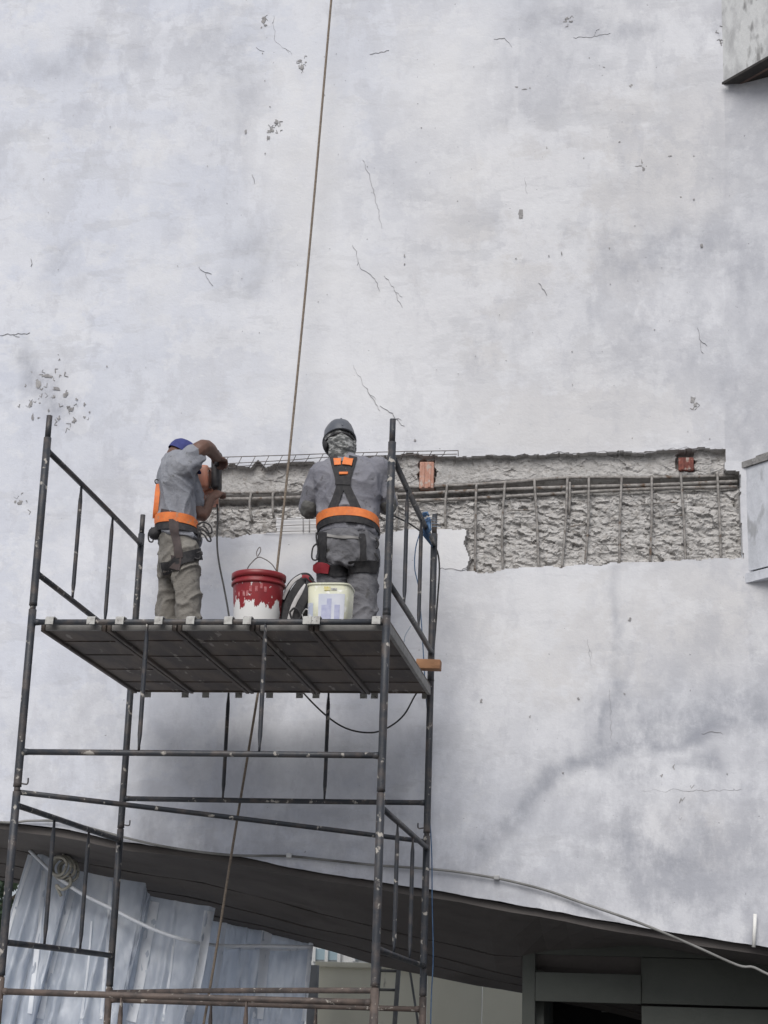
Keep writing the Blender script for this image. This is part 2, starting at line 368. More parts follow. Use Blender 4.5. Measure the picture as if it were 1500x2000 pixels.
# tone map of the plaster: dirt, patches, repairs and painted edge shade where the photograph has them
dP = P3[used]-CAM; zc = dP@AF; PX = 750+FPX*(dP@AR)/zc; PY = 1000-FPX*(dP@AU)/zc
WXP = PX + 90*(fb2(PX/120, PY/120, 81, 4)-.5); WYP = PY + 90*(fb2(PX/120, PY/120, 91, 4)-.5)
def blob(cx, cy, rx, ry, a=1.0, rot=0, hard=1.0):
    c, s = math.cos(math.radians(rot)), math.sin(math.radians(rot)); dx, dy = WXP-cx, WYP-cy
    q = ((dx*c+dy*s)/rx)**2+((-dx*s+dy*c)/ry)**2
    return a*np.clip(np.exp(-q*hard), 0, 1)
grime_tone = np.zeros(len(PX)); white = np.zeros(len(PX)); warm = np.zeros(len(PX))
for bb in ((100, 120, 80, 45, .5), (185, 100, 60, 60, .4), (20, 130, 40, 30, .5), (330, 110, 160, 25, .35), (440, 90, 50, 80, .42), (480, 180, 40, 60, .3), (150, 480, 60, 50, .42), (170, 560, 40, 25, .5), (100, 560, 50, 40, .3),
           (475, 525, 75, 50, .42), (380, 430, 50, 50, .25), (90, 745, 45, 55, .75), (130, 790, 50, 35, .55), (60, 660, 60, 15, .3), (290, 600, 50, 50, .32), (420, 640, 90, 30, .28), (250, 720, 80, 40, .2), (160, 900, 60, 50, .28), (100, 1010, 60, 40, .28), (740, 90, 60, 40, .25),
           (1090, 70, 90, 30, .45), (1140, 60, 120, 20, .45), (1180, 130, 120, 50, .25), (1260, 160, 70, 20, .35), (1420, 40, 30, 40, .9), (1080, 200, 140, 40, .25), (1250, 330, 150, 60, .3), (1200, 470, 120, 70, .45), (1350, 480, 120, 80, .5), (1150, 540, 120, 60, .4), (1000, 640, 90, 50, .4), (1230, 640, 120, 60, .35), (1440, 560, 60, 120, .45), (1380, 700, 60, 80, .3),
           (1000, 700, 120, 30, .3), (1090, 790, 120, 40, .22), (1440, 780, 40, 80, .5), (1330, 250, 60, 60, .25), (820, 250, 40, 40, .3), (700, 500, 30, 60, .15), (860, 480, 60, 30, .22), (980, 120, 50, 60, .3),
           (1150, 1485, 75, 12, 1.0, -14), (1250, 1455, 100, 16, 1.0, -8), (1380, 1440, 130, 18, .8, -4), (1075, 1510, 40, 14, .9, -35), (1030, 1570, 70, 12, .6, -55), (970, 1640, 60, 12, .35, -50), (1300, 1400, 120, 30, .6), (1210, 1380, 30, 12, .7), (1420, 1390, 70, 40, .55), (1380, 1490, 25, 15, .8), (1250, 1520, 45, 25, .6), (1325, 1525, 20, 12, .7),
           (1225, 1640, 60, 40, .55), (1280, 1690, 90, 40, .6), (1210, 1710, 60, 60, .4), (1360, 1660, 60, 60, .45), (1440, 1640, 60, 60, .35), (1330, 1760, 160, 30, .5), (1190, 1430, 12, 90, .5), (1180, 1240, 14, 40, .5), (1190, 1160, 30, 60, .3), (1390, 1250, 60, 80, .4), (1330, 1330, 60, 40, .35), (1150, 1380, 25, 15, .4), (930, 1340, 40, 12, .35), (960, 1345, 12, 12, .5),
           (860, 1690, 120, 40, .2), (400, 1420, 30, 12, .35), (150, 1640, 120, 14, .5), (380, 1660, 120, 12, .4), (330, 1230, 40, 90, .15), (150, 1360, 50, 70, .18), (1080, 1780, 150, 14, .4), (1380, 1830, 150, 12, .6)):
    grime_tone = np.maximum(grime_tone, blob(*bb))+.25*np.minimum(grime_tone, blob(*bb))
for bb in ((600, 300, 110, 250, .75), (560, 130, 60, 60, .6), (620, 560, 120, 120, .6), (860, 150, 120, 160, .7), (900, 330, 90, 80, .5), (300, 300, 90, 80, .35), (640, 750, 260, 110, .55), (900, 820, 200, 60, .45), (420, 800, 90, 60, .4), (320, 560, 80, 120, .35), (1010, 1250, 120, 120, .35), (1010, 1160, 260, 40, .4), (60, 340, 50, 120, .3), (560, 1080, 200, 25, .8), (800, 1075, 60, 25, .8)):
    white = np.maximum(white, blob(*bb))
# the repair coats end in straight working joints
white *= np.where((PX > 1010+6*np.sin(PY/30)) & (PY < 250), .25, 1)*np.where((PX < 470) & (PX > 430) & (PY > 100) & (PY < 460), .6, 1)
for bb in ((1000, 420, 260, 200, .9), (850, 620, 260, 160, .9), (1250, 300, 200, 200, .5), (1000, 800, 400, 120, .7), (1050, 1250, 250, 180, .7), (1350, 1200, 200, 120, .6), (1330, 1640, 90, 60, .7), (600, 420, 120, 100, .35), (560, 1350, 400, 180, .3), (700, 1000, 700, 200, .4)):
    warm = np.maximum(warm, blob(*bb))
warm = np.clip(warm + np.clip((PX-700)/900, 0, .55), 0, 1)
grime_tone = np.clip(grime_tone*.62+np.clip((PX-960)/540, 0, 1)*.10+np.clip((PY-1130)/500, 0, 1)*.32, 0, 1)  # overall greyer towards the bottom and slightly towards the right
solid = np.zeros(len(PX))
def trail(pts, half, amp):
    """soft-edged dirty or shaded run along a line"""
    best = np.full(len(PX), 1e9)
    for (x0, y0), (x1, y1) in zip(pts[:-1], pts[1:]):
        dx, dy = x1-x0, y1-y0; t = np.clip(((WXP-x0)*dx+(WYP-y0)*dy)/(dx*dx+dy*dy), 0, 1); dd = np.hypot((WXP-x0-t*dx), (WYP-y0-t*dy)*1.0); below = (WYP-y0-t*dy) > 0
        best = np.minimum(best, np.where(below, dd*1.6, dd))
    return amp*np.exp(-(best/half)**2)
for a_ in (trail(((960, 1650), (1030, 1570), (1085, 1512), (1150, 1488), (1250, 1460), (1380, 1436), (1520, 1405)), 24, .66), trail(((1190, 1470), (1300, 1425), (1420, 1395), (1520, 1385)), 50, .55), trail(((1192, 1350), (1196, 1460)), 14, .6), trail(((1200, 1375), (1240, 1380)), 16, .6), trail(((1210, 1640), (1235, 1680), (1300, 1700), (1360, 1650)), 26, .5), trail(((1230, 1720), (1350, 1730), (1500, 1700)), 40, .35),
           trail(((1310, 1500), (1390, 1490)), 16, .5), trail(((60, 700), (75, 760), (120, 790)), 26, .55), trail(((140, 470), (120, 520)), 20, .35), trail(((440, 485), (520, 480), (505, 550), (450, 560)), 34, .35), trail(((430, 60), (470, 150), (480, 230)), 22, .22), trail(((160, 80), (110, 130)), 26, .35), trail(((1080, 75), (1200, 60), (1280, 55)), 16, .35), trail(((1010, 20), (1015, 130), (1010, 240)), 10, .18), trail(((1200, 520), (1340, 470), (1400, 480)), 30, .30), trail(((1340, 990-500), (1370, 700)), 22, .2), trail(((1425, 200), (1430, 860)), 26, .25), trail(((1175, 1120), (1180, 1330)), 12, .3)):  # the long run down the right edge also paints in shade
    solid = np.maximum(solid, a_)
# straight working joints between the plaster coats
solid = np.maximum(solid, .22*((PX > 1012) & (PX < 1240) & (PY < 250))*np.clip((1240-PX)/150, 0, 1)*np.clip((250-PY)/40, 0, 1))
solid = np.maximum(solid, .12*((PX > 300) & (PX < 484) & (PY > 60) & (PY < 420))*np.clip((PX-300)/120, 0, 1))
solid = np.maximum(solid, .26*((PX > 1416) & (PY > 180) & (PY < 900)))  # right edge darkened: partly dirt, partly shade painted in
patch = ((PX > 858) & (PX < 918) & (PY > 1030) & (PY < 1112)) | ((PX > 536) & (PX < 626) & (PY > 1008) & (PY < 1043))
white = np.where(patch, 1, white); grime_tone = np.where(patch, 0, grime_tone)
ca = wall.data.color_attributes.new('wear_shade', 'FLOAT_COLOR', 'POINT')
ca.data.foreach_set('color', np.stack([grime_tone, np.clip(white, 0, 1), warm, np.clip(solid, 0, 1)], -1).astype(np.float32).ravel())

# reinforcement laid bare in the strip
for pts, dy, r in ((((383, 962), (520, 960), (640, 956), (760, 953), (880, 949), (1000, 941), (1112, 934), (1280, 932), (1440, 930)), .062, .012),
                   (((383, 975), (520, 972), (640, 968), (760, 966), (880, 962), (1000, 956), (1112, 951), (1280, 946), (1440, 940)), .048, .013),
                   (((640, 982), (760, 979), (880, 975), (1025, 968), (1170, 960), (1300, 955), (1440, 950)), .044, .012)):
    q = [at(x, y, WY+dy) + np.array([0, random.uniform(-.006, .006), random.uniform(-.005, .005)]) for x, y in pts]
    cord('rebar', q, r, REBAR, BLD, 6, 8)
for x0, y0, x1, y1 in ((424, 960, 423, 1046), (490, 965, 491, 1012), (533, 965, 534, 1006), (774, 965, 775, 1030), (873, 950, 871, 1030), (930, 952, 928, 1108), (986, 948, 982, 1108), (1044, 943, 1052, 1106), (1108, 940, 1098, 1103), (1113, 945, 1112, 1000), (1150, 940, 1143, 1100), (1214, 938, 1210, 1097), (1273, 935, 1270, 1092), (1330, 930, 1339, 1090), (1401, 928, 1408, 1088)):
    a = at(x0, y0, WY+.028); b = at(x1, y1, WY+.040); c = (a+b)/2+np.array([random.uniform(-.012, .012), -.008, 0])
    cord('stirrup', [a+np.array([0, .05, .012]), a, c, b, b+np.array([0, .04, -.012])], .0088, REBAR, BLD, 5, 7)
for x0, y0, x1, y1 in ((990, 998, 1040, 996), (1252, 985, 1330, 981), (1110, 1030, 1143, 1024), (1270, 1012, 1335, 1006)):
    cord('tie_bar', [at(x0, y0, WY+.05), at((x0+x1)/2, (y0+y1)/2-1, WY+.04), at(x1, y1, WY+.052)], .005, REBAR, BLD, 4, 6)
for (x0, x1, z0, z1), hh in zip(BR, (1, .75)):
    bm_ = MB(); zc_ = z0+(z1-z0)*hh/2; bm_.box(((x0+x1)/2, WY+.085, zc_), (x1-x0, .11, (z1-z0)*hh), None, .006)
    for k in (-.22, .22): bm_.box(((x0+x1)/2+k*(x1-x0), WY+.028, zc_), ((x1-x0)*.18, .012, (z1-z0)*hh*.94), None, .003)
    bm_.build('brick', BRICK if hh == 1 else mat('dark_red_brick', (.26, .09, .07), (.16, .06, .05), 24, (.4, .6), (.36, .30, .27), 26, (.58, .66), rough=.95, bump=.6), BLD)

# cracks and spalls of the plaster
def jag(pts, step=5.0, amp=2.4):
    """random walk about a line, in photo pixels"""
    out = []; off = 0
    for (x0, y0), (x1, y1) in zip(pts[:-1], pts[1:]):
        L = math.hypot(x1-x0, y1-y0); k = max(1, int(L/step)); nx, ny = -(y1-y0)/L, (x1-x0)/L
        for a in range(k):
            t = a/k; out.append((x0+(x1-x0)*t+nx*off, y0+(y1-y0)*t+ny*off)); off = off*.72+random.uniform(-amp, amp)
    out.append(pts[-1]); return out
def ribbon(pts, wdt, name, m, branch=True):
    J = jag(pts); P = [at(x, y, WY-.0035) for x, y in J]; n = len(P); L = []; R_ = []
    if n < 2: return
    ww = .5
    for i, p in enumerate(P):
        t = P[min(i+1, n-1)]-P[max(i-1, 0)]; t /= np.linalg.norm(t); s = np.array([-t[2], 0, t[0]]); e = math.sin(math.pi*(i+.5)/n)**.5
        ww = min(1.2, max(.12, ww+random.uniform(-.35, .35))); hw = .75*wdt*ww*e+.0003; L.append(p-s*hw); R_.append(p+s*hw*random.uniform(.5, 1.3))
    MB().sheet([L, R_], .006, False).build(name, m, BLD)
    if branch and 8 < n < 40:
        for _ in range(random.choice((0, 1, 1))):
            k = random.randrange(2, n-2); x, y = J[k]; a = math.atan2(J[k+1][1]-J[k-1][1], J[k+1][0]-J[k-1][0])+random.choice((-1, 1))*random.uniform(.3, .7); l_ = random.uniform(8, 18)
            ribbon([(x, y), (x+l_*math.cos(a), y+l_*math.sin(a))], wdt*.3, name, m, False)
for pts, wd in ((((535, 30), (538, 75), (552, 92), (570, 106)), .0035), (((500, 92), (508, 98), (516, 100)), .003), (((708, 312), (722, 345), (737, 395), (746, 446)), .0022), (((688, 478), (705, 520), (730, 545), (741, 568)), .0035),
                (((750, 538), (770, 560), (786, 600)), .0028), (((690, 712), (715, 755), (742, 802)), .0026), (((742, 792), (765, 808), (790, 832)), .002), (((1120, 73), (1150, 71), (1192, 64)), .0055), (((388, 520), (400, 532), (416, 558)), .0025),
                (((0, 655), (30, 653), (58, 649)), .0028), (((1052, 552), (1060, 562), (1068, 576)), .003), (((1255, 1544), (1330, 1542), (1400, 1545), (1470, 1545)), .0026), (((1026, 345), (1027, 362), (1030, 378)), .0025), (((1362, 640), (1374, 690)), .0012),
                (((1148, 1248), (1152, 1275), (1155, 1300)), .0012), (((1190, 1345), (1193, 1390), (1194, 1445)), .0016), (((1370, 1433), (1390, 1430), (1412, 1434)), .003), (((858, 1111), (885, 1110), (912, 1111)), .0028), (((1000, 92), (985, 72), (965, 76)), .0022), (((722, 106), (745, 103), (760, 98)), .002),
                (((492, 340), (494, 350), (497, 358)), .004), (((60, 505), (60, 520)), .003), (((893, 893), (1000, 890), (1130, 884), (1260, 881), (1412, 875)), .003)):
    ribbon(pts, wd, 'crack', CRACKM)
def spall(px, py, rx, ry, k=9):
    c = at(px, py, WY); sx = rx/290; sz = ry/290; o = MB(); ring = []; ring2 = []
    for i in range(k):
        a = 2*math.pi*i/k; q = random.uniform(.35, 1.2)
        ring.append((c[0]+sx*q*math.cos(a), WY-.0045, c[2]+sz*q*math.sin(a))); ring2.append((c[0]+sx*q*.55*math.cos(a), WY-.005, c[2]+sz*q*.55*math.sin(a)))
    o.add(ring+ring2+[(c[0], WY-.0055, c[2])], [(i, (i+1) % k, k+(i+1) % k, k+i) for i in range(k)]+[(k+i, k+(i+1) % k, 2*k) for i in range(k)])
    o.build('spall', SPALLM, BLD)
for q in ((1018, 418, 7, 11, 6), (1018, 424, 5, 6), (1353, 782, 7, 9), (1358, 790, 5, 6), (1248, 325, 8, 2), (1254, 318, 2, 9), (1257, 330, 3, 6), (515, 40, 6, 9), (518, 50, 5, 4), (540, 238, 6, 6), (530, 255, 6, 7), (524, 270, 4, 6), (518, 300, 2, 2), (480, 258, 3, 7), (810, 860, 3, 3), (585, 120, 8, 4), (590, 132, 5, 6),
          (92, 735, 14, 6), (75, 752, 6, 14), (110, 760, 12, 5), (128, 770, 7, 6), (95, 802, 4, 5), (115, 817, 4, 6), (140, 800, 7, 4), (165, 790, 4, 4), (165, 815, 4, 3), (64, 815, 3, 10), (145, 822, 5, 5), (60, 790, 4, 8), (105, 775, 4, 3), (150, 780, 3, 3), (175, 805, 2, 3), (30, 980, 4, 3), (40, 982, 7, 5), (52, 978, 2, 2),
          (1108, 36, 7, 3), (1116, 42, 5, 3), (1025, 175, 6, 2), (1010, 170, 5, 2), (1035, 172, 2, 2), (1180, 132, 3, 2), (1232, 168, 4, 4), (1210, 278, 3, 2), (1355, 305, 3, 2), (1310, 305, 5, 2), (1355, 390, 3, 2), (1330, 385, 3, 2), (1045, 297, 2, 2), (1068, 290, 2, 4), (1140, 310, 2, 2), (1190, 485, 2, 3), (1072, 500, 2, 3), (1097, 495, 2, 6), (1370, 480, 3, 8), (1230, 1210, 4, 4), (1035, 1400, 2, 4), (1130, 1365, 3, 3), (940, 1370, 3, 5), (1220, 1355, 3, 3), (1100, 1510, 3, 2), (1420, 1512, 2, 2), (1008, 505, 2, 2), (790, 500, 2, 4), (790, 516, 2, 2)):
    spall(*q)
for cx_, cy_, sp, k_ in ((95, 760, 42, 26), (535, 252, 14, 8), (517, 44, 8, 6), (588, 125, 10, 7), (1352, 786, 8, 6), (1110, 40, 8, 4), (1254, 326, 10, 6), (45, 982, 14, 5), (1425, 60, 22, 14), (1300, 1545, 60, 6), (140, 805, 30, 10)):
    for _ in range(k_):                                                       # torn edges of flaking paint
        x = random.gauss(cx_, sp*.6); y = random.gauss(cy_, sp*.7); a = random.uniform(0, 6.28); l_ = random.uniform(2, 8)
        ribbon([(x, y), (x+l_*math.cos(a), y+l_*math.sin(a)*1.2), (x+l_*1.3*math.cos(a+.7), y+l_*1.5*math.sin(a+.7))], random.uniform(.004, .011), 'flake_edge', SPALLM, False)
for i in range(60):
    spall(random.uniform(20, 1420), random.uniform(20, 860), random.uniform(.9, 1.9), random.uniform(.9, 2.2), 6)

# raised angular beams at the end of the wall, running out towards the yard
def beam(x0, z0, z1, out, name, m, cap=False):
    d = np.array([math.sin(math.radians(42)), -math.cos(math.radians(42))]); p0 = np.array([x0, WY+.02]); p1 = p0+d*out; p2 = p1+np.array([3.5, 0]); p3 = np.array([p2[0], WY+.02])
    nx = np.array([-d[1], d[0]])
    def ring(z, off): return [(*(p0+np.array([-off*1.35, 0])), z), (*(p1+np.array([-off*.4, -off])), z), (*(p2+np.array([0, -off])), z), (*p3, z)]
    def slab(za, zb_, off):
        o = MB(); a = ring(za, off); b = ring(zb_, off); o.add(a+b, [(3, 2, 1, 0), (4, 5, 6, 7)]+[(k, (k+1) % 4, 4+(k+1) % 4, 4+k) for k in range(4)]); return o
    return slab, ring
def beam_face_mat(nm, c1, c2, c3):
    return mat(nm, c1, c2, 5, (.44, .58), c3, 9, (.58, .68), rough=.9, bump=.9, bscale=14, stretch=(1, 1, .5))
BEAMM = beam_face_mat('stained_beam_concrete', (.60, .61, .61), (.42, .425, .43), (.26, .26, .26))
BEAMW = beam_face_mat('pale_beam_render', (.60, .62, .67), (.50, .52, .56), (.36, .37, .39))
COPM = mat('grimy_coping', (.27, .265, .26), (.17, .165, .165), 9, (.42, .6), (.40, .40, .40), 16, (.58, .68), rough=.95, bump=.6)
pu = at(1408, 166, WY); slab, ring = beam(pu[0], 0, 0, 2.2, 'b', None)
ub = slab(pu[2], ZT-.05, 0).build('upper_beam', BEAMM, BLD)
for k, (o0, o1) in enumerate(((-.075, .045), (.047, .075), (.077, 1.2))):            # brown drip strip between dark plates that paint in the underside's shade
    d = np.array([math.sin(math.radians(42)), -math.cos(math.radians(42))]); a0 = np.array([pu[0]+.08+o0, WY-.04]); a1 = a0+d*2.0
    ww = (o1-o0); MB().add([(*a0, pu[2]-.001), (*a1, pu[2]-.001), (a1[0]+ww, a1[1], pu[2]-.001), (a0[0]+ww, a0[1], pu[2]-.001), (*a0, pu[2]-.02), (*a1, pu[2]-.02), (a1[0]+ww, a1[1], pu[2]-.02), (a0[0]+ww, a0[1], pu[2]-.02)],
             [(0, 1, 2, 3), (7, 6, 5, 4), (0, 4, 5, 1), (1, 5, 6, 2), (2, 6, 7, 3), (3, 7, 4, 0)]).build('shade_fillet', mat('shade_fillet_%d' % k, *(((.030, .028, .028), (.05, .045, .042)), ((.16, .11, .09), (.12, .08, .07)), ((.045, .035, .03), (.03, .026, .025)))[k], 12, rough=.9), ub)
pm1 = at(1441, 908, WY); pm0 = at(1455, 1140, WY); slab, ring = beam(pm1[0]+.012, 0, 0, 1.6, 'b', None)
mb_ = slab(pm0[2]+.080, pm1[2]-.03, 0).build('lower_beam', BEAMW, BLD)
slab(pm0[2]+.066, pm0[2]+.078, -.012).build('shadow_joint', DARKM, mb_)
slab(pm0[2], pm0[2]+.064, .012).build('bottom_ledge', BEAMW, mb_)
slab(pm1[2]-.027, pm1[2]+.015, .014).build('coping', COPM, mb_)
slab(pm1[2]+.018, pm1[2]+.045, -.03).build('upstand', COPM, mb_)

# roof and rear so that no light falls behind the wall
MB().box(((XL+XR)/2, 3.12, ZT+.15), (XR-XL, 1.7, .3)).build('roof', BEAMM, BLD)
MB().box(((XL+XR)/2, 3.9, 7.1), (XR-XL, .2, 6.5)).build('rear_wall', BEAMM, BLD)
for x in (XL, XR): MB().box((x, 3.05, 6.7), (.2, 1.5, 7.3)).build('side_wall', BEAMM, BLD)

# stepped boards of the soffit behind the lower edge
LN = [([(x, y) for x, y in ((-300, 1562), (0, 1605), (120, 1620), (233, 1644), (330, 1656), (460, 1672), (580, 1698), (724, 1720), (900, 1749), (1048, 1775), (1235, 1809), (1500, 1852), (1900, 1906))], WY+.045),
      ([(-300, 1595), (0, 1641), (166, 1672), (227, 1683), (420, 1714), (574, 1755), (724, 1794), (1000, 1858), (1045, 1846), (1250, 1830), (1500, 1872), (1900, 1925)], 3.05),
      ([(-300, 1625), (0, 1672), (144, 1701), (227, 1713), (420, 1748), (574, 1789), (724, 1822), (1020, 1895), (1500, 2005), (1900, 2080)], 3.30),
      ([(-300, 1645), (0, 1698), (285, 1750), (420, 1774), (634, 1822), (724, 1847), (900, 1884), (1020, 1911), (1500, 2020), (1900, 2095)], 3.50),
      ([(-300, 1655), (0, 1706), (285, 1760), (420, 1786), (612, 1834), (724, 1869), (836, 1894), (1018, 1926), (1500, 2033), (1900, 2110)], 3.65)]
SX = np.linspace(-2.4, 6.6, 54)
def line_at(L):
    q = np.array([at(x, y, L[1]) for x, y in L[0]]); return np.interp(SX, q[:, 0], q[:, 2])
LNZ = [line_at(L) for L in LN]
for i in range(4):
    y0, y1 = LN[i][1], LN[i+1][1]; st = -.009 if i else 0                     # each board starts a little lower, behind an open joint
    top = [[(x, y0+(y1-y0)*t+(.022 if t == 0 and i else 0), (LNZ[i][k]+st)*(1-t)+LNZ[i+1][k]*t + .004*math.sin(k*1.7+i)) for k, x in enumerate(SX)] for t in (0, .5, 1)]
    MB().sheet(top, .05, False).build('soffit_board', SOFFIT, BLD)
# cavity floor above the boards is closed by the wall, roof and rear
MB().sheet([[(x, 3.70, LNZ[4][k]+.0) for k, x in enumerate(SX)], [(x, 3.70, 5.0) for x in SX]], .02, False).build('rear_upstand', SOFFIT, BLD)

# ================================================================== welded wire mesh hanging out of the repair
WM = thing('wire_mesh', 'thin welded wire mesh strip bent out above the chiselled concrete', 'wire mesh')
WIRE = mat('dull_wire', (.14, .13, .13), (.20, .18, .17), 30, rough=.7)
top = [(430, 893), (560, 889), (640, 886), (780, 882), (895, 880)]; mid = [(415, 907), (560, 899), (640, 893), (780, 889), (893, 887)]
def lerp_px(L, x): return np.interp(x, [p[0] for p in L], [p[1] for p in L])
cord('wire', [at(x, y, WY-0.070) for x, y in top], .0034, WIRE, WM, 4, 6)
cord('wire', [at(x, y, WY-0.045) for x, y in mid], .0030, WIRE, WM, 4, 6)
for x in np.arange(446, 896, 26.5):
    yt = lerp_px(top, x); ln = 26 if x < 560 else (20 if x < 640 else 14)
    MB().tube([at(x, yt, WY-0.070), at(x-ln*.28, yt+ln*.55, WY-0.048), at(x-ln*.55, yt+ln+random.uniform(-3, 4), WY-0.008)], .0026, 6).build('wire', WIRE, WM)
cord('wire', [at(445, 914, WY-0.020), at(490, 909, WY-0.025), at(540, 906, WY-0.020)], .0026, WIRE, WM, 4, 6)
MB().tube([at(895, 880, WY-0.070), at(895, 891, WY-0.040)], .003, 6).build('wire', WIRE, WM)
WP = thing('wire_mesh', 'few bare horizontal wires over the small white patch left of the helmeted worker', 'wire mesh')
for y, a, b in ((1015, 532, 622), (1027, 536, 624), (1039, 515, 628)):
    cord('wire', [at(a, y+1, WY-0.013), at((a+b)/2, y-1.5, WY-0.022), at(b, y-2, WY-0.013)], .0026, WIRE, WP, 4, 6)
for x in (592, 604): MB().tube([at(x, 1012, WY-0.016), at(x, 1040, WY-0.016)], .0024, 6).build('wire', WIRE, WP)
# ================================================================== scaffold tower
GT, GB, FT, FB, S2, F2 = EYE+3.1253, EYE+2.4032, EYE+2.1389, EYE+1.4135, EYE+1.1433, EYE+.1473
SC = thing('scaffold_tower', 'dark tubular steel scaffold tower in front of the concrete wall', 'scaffold')
def tubeo(name, a, b, r, parent, m=STEEL, n=12, bend=.004):
    a, b = Vector(a), Vector(b); L = (b-a).length; k = 5; pts = []
    j = Vector((random.uniform(-1, 1), random.uniform(-1, 1), random.uniform(-1, 1)))*bend
    for i in range(k+1): t = i/k; pts.append(a.lerp(b, t)+j*math.sin(math.pi*t))
    return MB().tube(pts, r, n).build(name, m, parent)
def ladder_frame(A, B, zt, name='ladder_frame', m=STEEL, guard=False, dza=0, dzb=0):
    f = part(name, SC); A = Vector(A); B = Vector(B); d = (B-A).normalized()
    for Q, dz in ((A, dza), (B, dzb)):
        z = zt+dz
        o = MB(); lo = zt-.915+(dz if guard else 0)
        o.tube([(Q.x, Q.y, lo), (Q.x, Q.y, lo+.02), (Q.x, Q.y, zt-.4), (Q.x, Q.y, z+.073)], [.0235, .0222, .0222, .0222], 14); pst = o.build('corner_post', m, f)
        MB().tube([(Q.x, Q.y, z+.040), (Q.x, Q.y, z+.078)], .0245, 14).build('collar', m, pst) if False else None
        MB().tube([(Q.x, Q.y, z+.06), (Q.x, Q.y, z+.062+(.145 if guard else .05))], .0172, 12).build('spigot', m, f)
        for zz in (z, z-.725):                                     # weld beads where the rails meet the posts
            c = Q+d*(.030 if Q is A else -.030); MB().tube([(c.x-d.x*.012*(1 if Q is A else -1), c.y-d.y*.012*(1 if Q is A else -1), zz), (c.x+d.x*.02*(1 if Q is A else -1), c.y+d.y*.02*(1 if Q is A else -1), zz)], [.0205, .0168], 10).build('weld', m, f)
    for k, zo in enumerate((0, -.725)):
        a = A+d*.018; b = B-d*.018
        tubeo('rail', (a.x, a.y, zt+zo+dza), (b.x, b.y, zt+zo+dzb), .0168, f, m)
    for t in (1/3, 2/3):
        q = A.lerp(B, t); z = zt+dza*(1-t)+dzb*t; zs = (z-.014, z-.045, z-.10, z-.625, z-.68, z-.711)
        R_ = (.0125,)*6; fl = ((.45, 1.35), (.55, 1.3), (1, 1), (1, 1), (.55, 1.3), (.45, 1.35)) if abs(d.x) < .5 else ((1.35, .45), (1.3, .55), (1, 1), (1, 1), (1.3, .55), (1.35, .45))
        if abs(d.x) < .5: fl = tuple((b_, a_) for a_, b_ in fl)
        MB().tube([(q.x, q.y, v) for v in zs], list(R_), 10, fl).build('upright', m, f)
    return f
W2 = 2.0
ladder_frame((0, 0, 0), (0, W2, 0), GT, 'guard_frame', STEEL, True, .024, .004)
ladder_frame((W2, 0, 0), (W2, W2, 0), GT, 'guard_frame', STEEL, True, -.034, -.012)
ladder_frame((0, 0, 0), (W2, 0, 0), FT); ladder_frame((0, W2, 0), (W2, W2, 0), FT)
ladder_frame((0, 0, 0), (0, W2, 0), S2, 'ladder_frame', STEEL, False, -.018, 0); ladder_frame((W2, 0, 0), (W2, W2, 0), S2, 'ladder_frame', STEEL, False, 0, -.01)
ladder_frame((0, 0, 0), (W2, 0, 0), F2, 'ladder_frame', RUSTY); ladder_frame((0, W2, 0), (W2, W2, 0), F2, 'ladder_frame', RUSTY)
S3 = F2-.997
ladder_frame((0, 0, 0), (0, W2, 0), S3); ladder_frame((W2, 0, 0), (W2, W2, 0), S3)
for x in (0, W2):
    for y in (0, W2):
        o = MB(); o.box((x, y, .012), (.15, .15, .016), None, .003); o.tube([(x, y, .02), (x, y, .10)], .018, 12); o.build('base_plate', RUSTY, SC)
tubeo('diagonal_brace', (.012, .012, S2+.052), (W2-.012, W2-.012, S2+.026), .0150, SC, STEEL, 12, .008)
tubeo('diagonal_brace', (.012, W2-.012, F2+.045), (W2-.012, .012, F2+.060), .0150, SC, RUSTY, 12, .008)
for (x, y, px, py, sx) in ((0, 0, 40, 1530, 1), (0, W2, 240, 1611, 1), (W2, W2, 828, 1617, -1)):
    z = at(px, py, y)[2]; MB().tube(spline([(x+sx*.018, y, z), (x+sx*.05, y, z-.004), (x+sx*.058, y, z+.006), (x+sx*.058, y, z+.03)], 4), .0045, 7).build('brace_hook', STEEL, SC)

